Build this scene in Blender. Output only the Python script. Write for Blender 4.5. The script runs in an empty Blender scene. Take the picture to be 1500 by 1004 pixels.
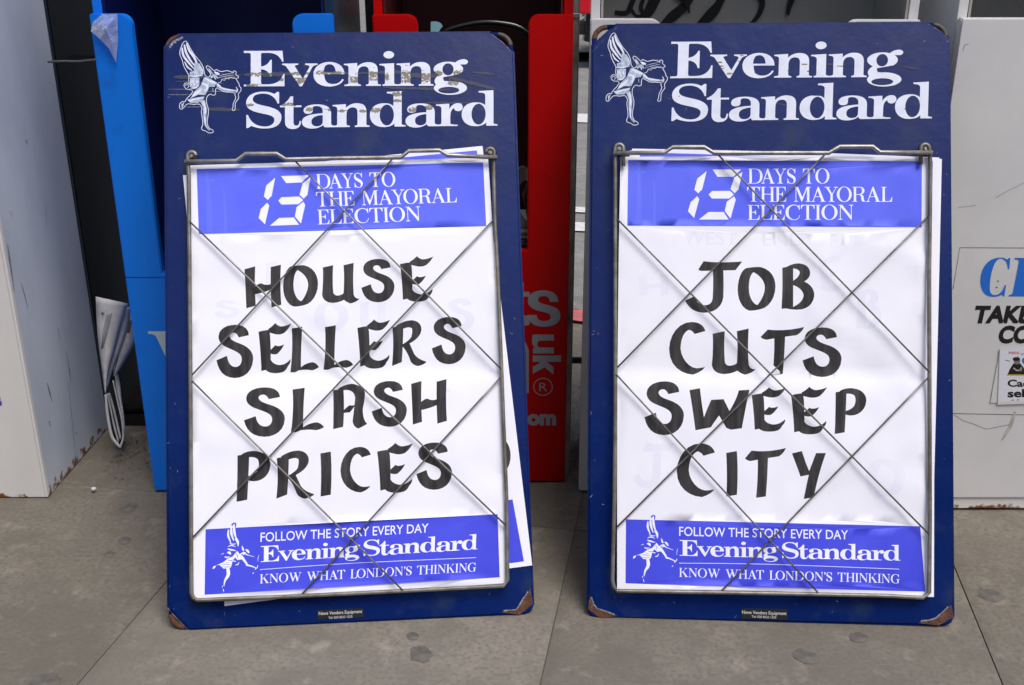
import bpy, bmesh, math, random, re
import numpy as np
from mathutils import Vector, Matrix
from mathutils.geometry import delaunay_2d_cdt
random.seed(7)
R = math.radians
S = bpy.context.scene
COL = S.collection

# ------------------------------------------------------------------ camera, sky, sun, exposure
PITCH = R(20.5); FPX = 1500.0; CAMH = 1.0
cam = bpy.data.cameras.new('camera'); co = bpy.data.objects.new('camera', cam); COL.objects.link(co)
co.location = (0, 0, CAMH); co.rotation_euler = (R(90) - PITCH, 0, 0)
cam.sensor_width = 36; cam.lens = FPX / 1500 * 36; cam.clip_start = .02; cam.clip_end = 500
S.camera = co
W = bpy.data.worlds.new('World'); S.world = W; W.use_nodes = True
wn = W.node_tree.nodes; wl = W.node_tree.links
bg = wn['Background']; sky = wn.new('ShaderNodeTexSky'); sky.sky_type = 'NISHITA'; sky.sun_disc = False
SUN_EL, SUN_AZ = 64, 140           # azimuth from north (+Y) clockwise: behind the viewer, to the right
sky.sun_elevation = R(SUN_EL); sky.sun_rotation = R(SUN_AZ)
sky.air_density = 1.0; sky.dust_density = 4.0; sky.ozone_density = 1.0
wl.new(sky.outputs[0], bg.inputs[0]); bg.inputs[1].default_value = .105
sl = bpy.data.lights.new('sun', 'SUN'); sl.energy = 1.75; sl.angle = R(30); sl.color = (1, .955, .9)
so = bpy.data.objects.new('sun', sl); COL.objects.link(so)
so.rotation_euler = (R(90 - SUN_EL), 0, R(180 - SUN_AZ))
so.location = (0, -3, 6)
S.view_settings.view_transform = 'Standard'; S.view_settings.look = 'None'
S.view_settings.exposure = 0.50; S.view_settings.gamma = 1.0; S.view_settings.use_curve_mapping = False
S.render.engine = 'CYCLES'; S.cycles.max_bounces = 6

# ------------------------------------------------------------------ helpers
cF = Vector((0, math.cos(PITCH), -math.sin(PITCH))); cU = Vector((0, math.sin(PITCH), math.cos(PITCH)))
CAM = Vector((0, 0, CAMH))
def ray(x, y):
    return cF + Vector((1, 0, 0)) * ((x - 750) / FPX) + cU * ((502 - y) / FPX)
def on_y(x, y, Y):                      # photo point -> point on the upright plane at distance Y
    d = ray(x, y); return CAM + d * (Y / d.y)
def on_z(x, y, z=0.0):                  # photo point -> point on a level plane
    d = ray(x, y); return CAM + d * ((z - CAMH) / d.z)
def lin(c):
    return tuple((v / 255 / 12.92 if v / 255 <= .04045 else ((v / 255 + .055) / 1.055) ** 2.4) for v in c)

def mat(name, col, rough=.6, col2=None, scale=8, bump=0, bscale=60, metal=0, spec=.5, contrast=(.4, .65), coat=0,
        stretch=None, dirt=None, dirt_scale=3, dirt_amt=(.55, .75), trans=0, emis=None, rough2=None, coords='Object'):
    m = bpy.data.materials.new(name); m.use_nodes = True
    n, l = m.node_tree.nodes, m.node_tree.links; b = n['Principled BSDF']
    b.inputs['Roughness'].default_value = rough; b.inputs['Metallic'].default_value = metal
    b.inputs['Specular IOR Level'].default_value = spec; b.inputs['Coat Weight'].default_value = coat
    b.inputs['Coat Roughness'].default_value = .12
    b.inputs['Transmission Weight'].default_value = trans
    b.inputs['Base Color'].default_value = (*col, 1)
    if emis: b.inputs['Emission Color'].default_value = (*col, 1); b.inputs['Emission Strength'].default_value = emis
    tc = n.new('ShaderNodeTexCoord'); vec = tc.outputs[coords]
    if stretch:
        mp = n.new('ShaderNodeMapping'); mp.inputs['Scale'].default_value = stretch; l.new(vec, mp.inputs[0]); vec = mp.outputs[0]
    out = None
    def noise(sc, det=6, ro=.6):
        t = n.new('ShaderNodeTexNoise'); t.inputs['Scale'].default_value = sc; t.inputs['Detail'].default_value = det
        t.inputs['Roughness'].default_value = ro; l.new(vec, t.inputs['Vector']); return t.outputs['Fac']
    def ramp(src, a, b_):
        r = n.new('ShaderNodeMapRange'); r.inputs['From Min'].default_value = a; r.inputs['From Max'].default_value = b_
        l.new(src, r.inputs['Value']); return r.outputs[0]
    def mix(fac, a, c):
        x = n.new('ShaderNodeMix'); x.data_type = 'RGBA'; l.new(fac, x.inputs[0])
        if isinstance(a, tuple): x.inputs[6].default_value = (*a, 1)
        else: l.new(a, x.inputs[6])
        x.inputs[7].default_value = (*c, 1); return x.outputs[2]
    if col2: out = mix(ramp(noise(scale), *contrast), col, col2)
    if dirt: out = mix(ramp(noise(dirt_scale, 10, .7), *dirt_amt), out if out else col, dirt)
    if out: l.new(out, b.inputs['Base Color'])
    if rough2 is not None:
        r = n.new('ShaderNodeMapRange'); r.inputs['From Min'].default_value = .35; r.inputs['From Max'].default_value = .65
        r.inputs['To Min'].default_value = rough; r.inputs['To Max'].default_value = rough2
        l.new(noise(scale * .7, 8), r.inputs['Value']); l.new(r.outputs[0], b.inputs['Roughness'])
    if bump:
        bp = n.new('ShaderNodeBump'); bp.inputs['Strength'].default_value = bump; bp.inputs['Distance'].default_value = .004
        l.new(noise(bscale, 4), bp.inputs['Height']); l.new(bp.outputs[0], b.inputs['Normal'])
    return m

M = {}
M['paper'] = mat('paper', (.81, .825, .915), .55, col2=(.77, .78, .90), scale=5, bump=.25, bscale=9)
M['paper_old'] = mat('paper_old', (.72, .73, .80), .6, col2=(.66, .67, .75), scale=6)
M['print_blue'] = mat('print_blue', (.075, .11, .84), .6, col2=(.095, .135, .87), scale=4, bump=.2, bscale=9)
M['print_blue_highlight'] = mat('print_blue_highlight', (.105, .15, .88), .5)  # paler blue for a painted highlight on the paper
M['print_deep'] = mat('print_deep', (.042, .055, .68), .6, col2=(.05, .066, .72), scale=5, bump=.2, bscale=9)
M['print_white'] = mat('print_white', (.80, .82, .90), .5)
M['ink'] = mat('ink', (.017, .0165, .019), .6, spec=.3, col2=(.055, .052, .055), scale=16, stretch=(6, 6, .7), contrast=(.4, .7))
M['ghost'] = mat('ghost', (.72, .735, .875), .55, col2=(.77, .78, .89), scale=8)
M['wire'] = mat('wire', (.38, .375, .35), .40, col2=(.22, .205, .18), scale=45, metal=.6, bump=.1, bscale=300)
M['wire_frame_metal'] = mat('wire_frame_metal', (.24, .235, .215), .45, col2=(.13, .115, .09), scale=30, metal=.45, contrast=(.35, .6))
M['wire_thin'] = mat('wire_thin', (.20, .195, .185), .36, col2=(.11, .105, .095), scale=50, metal=.65)
M['board_blue'] = mat('board_blue', (.0008, .011, .092), .22, col2=(.0014, .015, .115), scale=4, bump=.20, bscale=26, spec=.26,
                      dirt=(.020, .036, .085), dirt_scale=11, dirt_amt=(.54, .80), rough2=.40)
M['letter_white'] = mat('letter_white', (.66, .70, .84), .45, col2=(.58, .62, .76), scale=40, dirt=(.3, .3, .33), dirt_scale=60, dirt_amt=(.68, .8))
M['emblem_grey'] = mat('emblem_grey', (.27, .34, .48), .45, col2=(.50, .57, .70), scale=110, contrast=(.42, .58))
M['scuff'] = mat('scuff', (.24, .215, .17), .7, col2=(.16, .145, .12), scale=120)
M['dark_scrape'] = mat('dark_scrape', (.028, .034, .06), .6, col2=(.014, .022, .085), scale=90, stretch=(1, 1, 6), contrast=(.45, .6))
M['chip'] = mat('chip', (.25, .265, .29), .7, col2=(.09, .10, .14), scale=220, contrast=(.42, .58))
M['rust'] = mat('rust', (.12, .045, .022), .85, col2=(.06, .03, .02), scale=90, dirt=(.20, .17, .13), dirt_scale=60, dirt_amt=(.55, .7), bump=.8, bscale=300)
M['old_steel'] = mat('old_steel', (.10, .085, .07), .6, col2=(.05, .045, .04), scale=60, metal=.4, bump=.4, bscale=200)
M['black'] = mat('black', (.006, .006, .007), .5)
M['black_gloss'] = mat('black_gloss', (.004, .005, .005), .16)
M['label_white'] = mat('label_white', (.5, .5, .5), .5)
M['box_blue'] = mat('box_blue', (.0035, .17, .74), .42, spec=.3, col2=(.004, .18, .78), scale=5, dirt=(.008, .10, .42), dirt_scale=12, dirt_amt=(.55, .8), bump=.08, bscale=90)
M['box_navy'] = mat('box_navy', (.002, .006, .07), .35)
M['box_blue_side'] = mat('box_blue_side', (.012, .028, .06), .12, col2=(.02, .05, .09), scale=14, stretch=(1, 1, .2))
M['box_red'] = mat('box_red', (.42, .0004, .0010), .42, col2=(.46, .001, .002), spec=.18, scale=5, bump=.06, bscale=70, dirt=(.16, .002, .003), dirt_scale=9, dirt_amt=(.56, .8))
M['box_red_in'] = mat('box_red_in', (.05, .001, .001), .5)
M['box_grey_print'] = mat('box_grey_print', (.26, .28, .32), .5)
M['pale_print'] = mat('pale_print', (.42, .52, .58), .5)
M['box_white'] = mat('box_white', (.66, .66, .66), .5, col2=(.60, .60, .62), scale=5, dirt=(.20, .17, .13), dirt_scale=26, dirt_amt=(.68, .80), bump=.05)
M['box_grey'] = mat('box_grey', (.19, .225, .29), .42, col2=(.25, .28, .34), scale=5, dirt=(.12, .13, .17), dirt_scale=22, dirt_amt=(.70, .82), stretch=(1, 1, .35), bump=.05)
M['inner_grey'] = mat('inner_grey', (.34, .33, .30), .6, col2=(.28, .27, .25), scale=6)
M['seam'] = mat('seam', (.02, .02, .02), .8)
M['line_grey'] = mat('line_grey', (.06, .06, .06), .8)
M['city_blue'] = mat('city_blue', (.012, .15, .62), .5)
M['steel_post'] = mat('steel_post', (.42, .39, .35), .35, col2=(.11, .10, .085), scale=25, metal=.15, stretch=(1, 1, .4), rough2=.55)
M['concrete'] = None
M['film'] = mat('film', (.55, .62, .85), .15, col2=(.35, .45, .8), scale=70, trans=.55, bump=.9, bscale=60)
M['newsprint'] = mat('newsprint', (.60, .60, .60), .8, col2=(.48, .48, .48), scale=30, bump=.2, bscale=40)
M['news_text'] = mat('news_text', (.12, .12, .22), .8)
M['cable'] = mat('cable', (.10, .10, .10), .45)
M['red_lamp'] = mat('red_lamp', (.65, .01, .02), .2)
M['gum'] = mat('gum', (.07, .066, .062), .85, col2=(.14, .128, .11), scale=45, bump=.3, bscale=150, contrast=(.35, .7))
M['debris'] = mat('debris', (.05, .04, .03), .9, col2=(.16, .13, .09), scale=20)
M['glass_dark'] = mat('glass_dark', (.01, .012, .012), .05)
M['tyre'] = mat('tyre', (.015, .015, .015), .8)
M['chrome'] = mat('chrome', (.6, .6, .6), .25, metal=.8)
M['mottle'] = mat('mottle', (.012, .02, .03), .1)

def rust_edge_mat(name, col, col2, zmax):
    """painted steel whose foot is eaten by rust"""
    m = mat(name, col, .45, col2=col2, scale=5, dirt=(.10, .10, .11), dirt_scale=34, dirt_amt=(.7, .8), stretch=(1, 1, .5), bump=.05)
    n, l = m.node_tree.nodes, m.node_tree.links; b = n['Principled BSDF']
    src = b.inputs['Base Color'].links[0].from_socket
    g = n.new('ShaderNodeNewGeometry'); sp = n.new('ShaderNodeSeparateXYZ'); l.new(g.outputs['Position'], sp.inputs[0])
    t = n.new('ShaderNodeTexNoise'); t.inputs['Scale'].default_value = 45; t.inputs['Detail'].default_value = 8; l.new(g.outputs['Position'], t.inputs['Vector'])
    a = n.new('ShaderNodeMapRange'); a.inputs['From Min'].default_value = 0; a.inputs['From Max'].default_value = zmax
    a.inputs['To Min'].default_value = .30; a.inputs['To Max'].default_value = -.12; l.new(sp.outputs[2], a.inputs[0])
    s = n.new('ShaderNodeMath'); s.operation = 'ADD'; l.new(a.outputs[0], s.inputs[0]); l.new(t.outputs[0], s.inputs[1])
    r = n.new('ShaderNodeMapRange'); r.inputs['From Min'].default_value = .66; r.inputs['From Max'].default_value = .74; l.new(s.outputs[0], r.inputs[0])
    rr = n.new('ShaderNodeMix'); rr.data_type = 'RGBA'; t2 = n.new('ShaderNodeTexNoise'); t2.inputs['Scale'].default_value = 75; t2.inputs['Detail'].default_value = 6; l.new(t2.outputs[0], rr.inputs[0])
    rr.inputs[6].default_value = (.015, .010, .008, 1); rr.inputs[7].default_value = (.36, .13, .03, 1)
    x = n.new('ShaderNodeMix'); x.data_type = 'RGBA'; l.new(r.outputs[0], x.inputs[0]); l.new(src, x.inputs[6]); l.new(rr.outputs[2], x.inputs[7])
    l.new(x.outputs[2], b.inputs['Base Color']); return m
M['grey_rusty'] = rust_edge_mat('grey_rusty', (.56, .62, .70), (.46, .52, .60), .04)
M['white_rusty'] = rust_edge_mat('white_rusty', (.72, .71, .69), (.66, .65, .64), .03)

def concrete_mat(name, base, dark, seed=0, joint=None):
    m = bpy.data.materials.new(name); m.use_nodes = True
    n, l = m.node_tree.nodes, m.node_tree.links; b = n['Principled BSDF']; b.inputs['Roughness'].default_value = .85
    b.inputs['Specular IOR Level'].default_value = .3
    g = n.new('ShaderNodeNewGeometry'); mp = n.new('ShaderNodeMapping'); mp.inputs['Location'].default_value = (seed, seed * .7, 0); l.new(g.outputs['Position'], mp.inputs[0])
    def noise(sc, det, ro=.6, st=None, rot=0):
        v = mp.outputs[0]
        if st:
            q = n.new('ShaderNodeMapping'); q.inputs['Scale'].default_value = st; q.inputs['Rotation'].default_value = (0, 0, rot); l.new(v, q.inputs[0]); v = q.outputs[0]
        t = n.new('ShaderNodeTexNoise'); t.inputs['Scale'].default_value = sc; t.inputs['Detail'].default_value = det; t.inputs['Roughness'].default_value = ro
        l.new(v, t.inputs[0]); return t.outputs['Fac']
    def rng(s, a, c, d=0, e=1):
        r = n.new('ShaderNodeMapRange'); r.inputs[1].default_value = a; r.inputs[2].default_value = c; r.inputs[3].default_value = d; r.inputs[4].default_value = e
        l.new(s, r.inputs[0]); return r.outputs[0]
    def mix(f, a, c):
        x = n.new('ShaderNodeMix'); x.data_type = 'RGBA'; l.new(f, x.inputs[0])
        for i, v in ((6, a), (7, c)):
            if isinstance(v, tuple): x.inputs[i].default_value = (*v, 1)
            else: l.new(v, x.inputs[i])
        return x.outputs[2]
    c = mix(rng(noise(3.2, 8, .65), .35, .65), base, dark)
    c = mix(rng(noise(22, 8, .75), .40, .62, 0, .65), c, tuple(v * .68 for v in base))
    c = mix(rng(noise(130, 3, .7), .48, .62, 0, .8), c, tuple(v * .52 for v in base))
    c = mix(rng(noise(260, 3, .6), .58, .70, 0, .45), c, tuple(min(1, v * 1.5) for v in base))
    c = mix(rng(noise(14, 3, .5, (1, 9, 1), .6), .66, .72, 0, .22), c, tuple(min(1, v * 1.5) for v in base))
    c = mix(rng(noise(9, 2, .4), .70, .74, 0, .5), c, tuple(v * .5 for v in base))
    c = mix(rng(noise(2.1, 6, .7), .44, .60, 0, .7), c, tuple(v * .58 for v in base))
    c = mix(rng(noise(11, 5, .6), .50, .66, 0, .60), c, tuple(v * .60 for v in base))
    c = mix(rng(noise(17, 4, .6, (1.2, 1, 1), .3), .58, .72, 0, .45), c, tuple(min(1, v * 1.45) for v in base))
    c = mix(rng(noise(5, 3, .5), .62, .66, 0, .40), c, tuple(v * .55 for v in base))
    c = mix(rng(noise(60, 4, .75), .56, .66, 0, .45), c, tuple(v * .55 for v in base))
    c = mix(rng(noise(7, 10, .75), .60, .70, 0, .5), c, tuple(v * .60 for v in base))
    c = mix(rng(noise(30, 2, .5, (1, 14, 1), 1.1), .68, .73, 0, .35), c, tuple(min(1, v * 1.55) for v in base))
    if joint:
        tc = n.new('ShaderNodeTexCoord'); sp = n.new('ShaderNodeSeparateXYZ'); l.new(tc.outputs['Object'], sp.inputs[0])
        q = n.new('ShaderNodeMath'); q.operation = 'PINGPONG'; q.inputs[1].default_value = joint / 2; l.new(sp.outputs[0], q.inputs[0])
        nz = n.new('ShaderNodeMath'); nz.operation = 'MULTIPLY_ADD'; nz.inputs[1].default_value = .05; l.new(noise(26, 6, .7), nz.inputs[0]); l.new(q.outputs[0], nz.inputs[2])
        c = mix(rng(nz.outputs[0], .024, .050, .55, 0), c, tuple(v * .5 for v in base))
    l.new(c, b.inputs['Base Color'])
    bp = n.new('ShaderNodeBump'); bp.inputs['Strength'].default_value = .8; bp.inputs['Distance'].default_value = .0015
    ad = n.new('ShaderNodeMath'); ad.operation = 'ADD'; l.new(noise(180, 4, .7), ad.inputs[0]); l.new(noise(30, 4), ad.inputs[1])
    l.new(ad.outputs[0], bp.inputs['Height']); l.new(bp.outputs[0], b.inputs['Normal'])
    return m
M['concrete'] = concrete_mat('concrete', (.245, .224, .188), (.185, .166, .136), joint=.745)
M['concrete_b'] = concrete_mat('concrete_b', (.24, .219, .184), (.182, .163, .134), 4.3, joint=.745)
M['concrete_c'] = concrete_mat('concrete_c', (.200, .181, .150), (.148, .132, .108), 7.7, joint=.745)
M['concrete_d'] = concrete_mat('concrete_d', (.212, .192, .160), (.158, .141, .116), 2.1, joint=.745)
M['mortar'] = concrete_mat('mortar', (.17, .158, .137), (.12, .11, .095), 9)
M['asphalt'] = concrete_mat('asphalt', (.27, .265, .25), (.22, .21, .20), 2)
M['road_white'] = mat('road_white', (.62, .62, .62), .8, col2=(.45, .45, .45), scale=30)
M['road_red'] = mat('road_red', (.62, .10, .11), .8, col2=(.3, .12, .12), scale=40)
M['kerb'] = concrete_mat('kerb', (.25, .24, .22), (.18, .17, .155), 6)
M['brick'] = mat('brick', (.10, .05, .035), .9, col2=(.07, .035, .028), scale=4)

def setp(o, label=None, cat=None, group=None, kind=None):
    if label: o['label'] = label
    if cat: o['category'] = cat
    if group: o['group'] = group
    if kind: o['kind'] = kind
    return o
def link(name, me, parent=None):
    o = bpy.data.objects.new(name, me); COL.objects.link(o)
    if parent: o.parent = parent
    return o
def empty(name, mtx, **k):
    o = link(name, None); o.matrix_world = mtx; o.empty_display_size = .1; setp(o, **k); return o
def mesh(name, vs, fs, mats, parent=None, mi=None, smooth=False, bevel=0):
    me = bpy.data.meshes.new(name); me.from_pydata([tuple(v) for v in vs], [], [tuple(f) for f in fs])
    for m in (mats if isinstance(mats, (list, tuple)) else [mats]): me.materials.append(M[m])
    if mi is not None: me.polygons.foreach_set('material_index', mi)
    if smooth: me.polygons.foreach_set('use_smooth', [True] * len(me.polygons))
    me.update()
    if bevel:
        bm = bmesh.new(); bm.from_mesh(me); bmesh.ops.remove_doubles(bm, verts=bm.verts, dist=1e-6)
        ed = [e for e in bm.edges if len(e.link_faces) == 2 and e.calc_face_angle(0) > .5]
        bmesh.ops.bevel(bm, geom=ed, offset=bevel, segments=2, affect='EDGES', profile=.6); bm.to_mesh(me); bm.free()
    return link(name, me, parent)
def box(name, x0, x1, y0, y1, z0, z1, m, parent=None, bevel=.0015):
    vs = [(x, y, z) for z in (z0, z1) for y in (y0, y1) for x in (x0, x1)]
    return mesh(name, vs, [(0, 2, 3, 1), (4, 5, 7, 6), (0, 1, 5, 4), (2, 6, 7, 3), (0, 4, 6, 2), (1, 3, 7, 5)], m, parent, bevel=bevel)
def prism(name, pts, y0, y1, m, parent=None, bevel=0):
    """outline in x,z extruded from y0 (front) to y1"""
    n = len(pts); vs = [(p[0], y0, p[1]) for p in pts] + [(p[0], y1, p[1]) for p in pts]
    fs = [tuple(range(n)), tuple(range(2 * n - 1, n - 1, -1))] + [(i, i + n, (i + 1) % n + n, (i + 1) % n) for i in range(n)]
    me = bpy.data.meshes.new(name); me.from_pydata(vs, [], fs); me.materials.append(M[m])
    bm = bmesh.new(); bm.from_mesh(me); bmesh.ops.recalc_face_normals(bm, faces=bm.faces)
    if bevel:
        bmesh.ops.bevel(bm, geom=[e for e in bm.edges if len(e.link_faces) == 2 and e.calc_face_angle(0) > .6], offset=bevel, segments=2, affect='EDGES')
    bm.to_mesh(me); bm.free()
    return link(name, me, parent)
def tube_geo(pts, r, seg=8, closed=False):
    P = [Vector(p) for p in pts]; n = len(P); vs = []; fs = []; prev = None
    for i, p in enumerate(P):
        a = P[(i - 1) % n] if (i or closed) else p; b = P[(i + 1) % n] if (i < n - 1 or closed) else p
        t = (b - a).normalized()
        if prev is None: q = t.orthogonal().normalized()
        else: q = (prev - t * prev.dot(t)).normalized()
        prev = q; w = t.cross(q)
        rr = r[i] if isinstance(r, (list, tuple)) else r
        for k in range(seg):
            a_ = 2 * math.pi * k / seg; vs.append(p + q * (math.cos(a_) * rr) + w * (math.sin(a_) * rr))
    m_ = n if closed else n - 1
    for i in range(m_):
        for k in range(seg):
            j = (i + 1) % n; fs.append((i * seg + k, i * seg + (k + 1) % seg, j * seg + (k + 1) % seg, j * seg + k))
    if not closed: fs += [tuple(range(seg - 1, -1, -1)), tuple((n - 1) * seg + k for k in range(seg))]
    return vs, fs
def tube(name, pts, r, m, parent=None, seg=8, closed=False):
    vs, fs = tube_geo(pts, r, seg, closed); return mesh(name, vs, fs, m, parent, smooth=True)
def catmull(P, k=6, closed=False):
    P = [np.array(p, float) for p in P]; n = len(P); out = []
    for i in range(n if closed else n - 1):
        g = (lambda j: P[j % n]) if closed else (lambda j: P[min(max(j, 0), n - 1)])
        a, b, c, d = g(i - 1), g(i), g(i + 1), g(i + 2)
        for s in range(k):
            t = s / k; out.append(.5 * ((2 * b) + (c - a) * t + (2 * a - 5 * b + 4 * c - d) * t * t + (3 * b - a - 3 * c + d) * t ** 3))
    if not closed: out.append(P[-1])
    return out

# ------------------------------------------------------------------ flat print: outlines, hand-drawn letters
def svg(d, k=7):
    tok = re.findall(r'[MLHVCQZ]|-?\d*\.?\d+', d); loops = []; cur = []; i = 0; cmd = None; p = (0, 0)
    def num():
        nonlocal i; v = float(tok[i]); i += 1; return v
    while i < len(tok):
        if tok[i].isalpha(): cmd = tok[i]; i += 1
        if cmd == 'Z':
            if len(cur) > 2: loops.append(cur)
            cur = []; continue
        if cmd == 'M': p = (num(), num()); cur = [p]; cmd = 'L'; continue
        if cmd == 'L': p = (num(), num()); cur.append(p)
        elif cmd == 'H': p = (num(), p[1]); cur.append(p)
        elif cmd == 'V': p = (p[0], num()); cur.append(p)
        elif cmd == 'Q':
            a = (num(), num()); b = (num(), num())
            for s in range(1, k + 1):
                t = s / k; cur.append(tuple((1 - t) ** 2 * p[j] + 2 * t * (1 - t) * a[j] + t * t * b[j] for j in (0, 1)))
            p = b
        elif cmd == 'C':
            a = (num(), num()); b = (num(), num()); c = (num(), num())
            for s in range(1, k + 1):
                t = s / k; cur.append(tuple((1 - t) ** 3 * p[j] + 3 * t * (1 - t) ** 2 * a[j] + 3 * t * t * (1 - t) * b[j] + t ** 3 * c[j] for j in (0, 1)))
            p = c
    if len(cur) > 2: loops.append(cur)
    return [np.array(q) for q in loops]
def ell(cx, cy, rx, ry, k=28):
    return np.array([(cx + rx * math.cos(2 * math.pi * i / k), cy + ry * math.sin(2 * math.pi * i / k)) for i in range(k)])
def ribbon(P, w, smooth=True, k=5):
    w = w if isinstance(w, (list, tuple)) else [w] * len(P)
    Q = [(*p, ww) for p, ww in zip(P, w)]
    if smooth: Q = catmull(Q, k)
    Q = np.array(Q); T = np.gradient(Q[:, :2], axis=0); T /= np.maximum(np.linalg.norm(T, axis=1), 1e-9)[:, None]
    N = np.stack([-T[:, 1], T[:, 0]], 1) * (Q[:, 2:3] / 2)
    return np.vstack([Q[:, :2] + N, (Q[:, :2] - N)[::-1]])
def winding(P, loop):
    wn_ = np.zeros(len(P), int); a = loop; b = np.roll(loop, -1, 0)
    for (x0, y0), (x1, y1) in zip(a, b):
        if y0 == y1: continue
        cr = (x1 - x0) * (P[:, 1] - y0) - (P[:, 0] - x0) * (y1 - y0)
        if y1 > y0: wn_ += ((P[:, 1] >= y0) & (P[:, 1] < y1) & (cr > 0))
        else: wn_ -= ((P[:, 1] >= y1) & (P[:, 1] < y0) & (cr < 0))
    return wn_
class Print:
    """painter's stack of flat outlines turned into ONE triangulated sheet; last outline over a spot decides its ink"""
    def __init__(s): s.layers = []
    def add(s, m, loops, over=None, nonzero=False):
        if isinstance(loops, np.ndarray): loops = [loops]
        s.layers.append((m, loops, over, nonzero)); return s
    def build(s, name, fn, parent=None, grid=None, mtx=None, smooth=False):
        V = []; E = []; seen = {}
        for m, loops, *_ in s.layers:
            for lp in loops:
                ids = []
                for p in lp:
                    key = (round(float(p[0]), 3), round(float(p[1]), 3))
                    if key not in seen: seen[key] = len(V); V.append(Vector(key))
                    if not ids or ids[-1] != seen[key]: ids.append(seen[key])
                E += [(a, b) for a, b in zip(ids, ids[1:] + ids[:1]) if a != b]
        if grid:
            A = np.array([tuple(v) for v in V]); lo, hi = A.min(0), A.max(0)
            for gx in np.arange(lo[0] + grid * .5, hi[0], grid):
                for gy in np.arange(lo[1] + grid * .5, hi[1], grid): V.append(Vector((float(gx) + .0123, float(gy) + .0171)))
        r = delaunay_2d_cdt(V, E, [], 0, 1e-4)
        P = np.array([tuple(v) for v in r[0]]); T = np.array(r[2]); C = P[T].mean(1)
        st = np.full(len(T), -1); names = []
        for m, loops, over, nz in s.layers:
            wsum = np.zeros(len(T), int); eo = np.zeros(len(T), int)
            for lp in loops:
                lo, hi = lp.min(0), lp.max(0)
                k = np.where((C[:, 0] >= lo[0]) & (C[:, 0] <= hi[0]) & (C[:, 1] >= lo[1]) & (C[:, 1] <= hi[1]))[0]
                if len(k):
                    w_ = winding(C[k], lp); wsum[k] += w_; eo[k] += np.abs(w_) % 2
            ins = (wsum != 0) if nz else (eo % 2 == 1)
            if m is not None and m not in names: names.append(m)
            if over: ins &= np.isin(st, [names.index(q) if q in names else (-1 if q == '' else -9) for q in over])
            st[ins] = -1 if m is None else names.index(m)
        keep = st >= 0; T = T[keep]; st = st[keep]
        used, inv = np.unique(T, return_inverse=True); T = inv.reshape(T.shape)
        W_ = [fn(*P[i]) for i in used]
        if mtx is not None:
            im = mtx.inverted(); W_ = [im @ Vector(w_) for w_ in W_]
        # orient towards the viewer side using the first triangle
        return W_, T, st, names
def homog(src, dst):
    A = []; b = []
    for (x, y), (u, v) in zip(src, dst):
        A += [[x, y, 1, 0, 0, 0, -u * x, -u * y], [0, 0, 0, x, y, 1, -v * x, -v * y]]; b += [u, v]
    h = np.append(np.linalg.solve(np.array(A, float), np.array(b, float)), 1).reshape(3, 3)
    def f(P):
        P = np.asarray(P, float); q = np.c_[P, np.ones(len(P))] @ h.T; return q[:, :2] / q[:, 2:]
    return f
def xf(loops, f): return [f(l) for l in loops]
def aff(loops, sx, sy, ox, oy, shear=0.0):
    return [np.c_[l[:, 0] * sx + ox + l[:, 1] * shear, l[:, 1] * sy + oy] for l in loops]
def sans(txt, bold=0.0):
    """outline loops of plain sans lettering, cap height 1, y down, baseline at 0"""
    c = bpy.data.curves.new('t', 'FONT'); c.body = txt; c.size = 1; c.offset = bold; c.resolution_u = 4
    o = bpy.data.objects.new('t', c); COL.objects.link(o); bpy.context.view_layer.update()
    me = o.to_mesh(); bm = bmesh.new(); bm.from_mesh(me); bmesh.ops.remove_doubles(bm, verts=bm.verts, dist=1e-5)
    nxt = {}
    for e in bm.edges:
        if len(e.link_faces) == 1:
            nxt.setdefault(e.verts[0].index, []).append(e.verts[1].index); nxt.setdefault(e.verts[1].index, []).append(e.verts[0].index)
    bm.verts.ensure_lookup_table(); loops = []; done = set()
    for s in nxt:
        if s in done: continue
        lp = [s]; done.add(s); cur = s
        while True:
            q = [v for v in nxt[cur] if v not in done]
            if not q: break
            cur = q[0]; done.add(cur); lp.append(cur)
        if len(lp) > 2: loops.append(np.array([(bm.verts[i].co.x, -bm.verts[i].co.y) for i in lp]))
    bm.free(); o.to_mesh_clear(); bpy.data.objects.remove(o); bpy.data.curves.remove(c)
    return loops
def fit_line(loops, a, b, cap, capsrc=None):
    """stretch a line of lettering so its baseline runs a->b (photo px) with the given cap height"""
    A = np.vstack(loops); x0, x1 = A[:, 0].min(), A[:, 0].max(); cs = capsrc if capsrc else -A[:, 1].min()
    a = np.array(a, float); d = np.array(b, float) - a
    return [np.stack([a[0] + d[0] * (l[:, 0] - x0) / (x1 - x0), a[1] + d[1] * (l[:, 0] - x0) / (x1 - x0) + l[:, 1] * cap / cs], 1) for l in loops]

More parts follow.
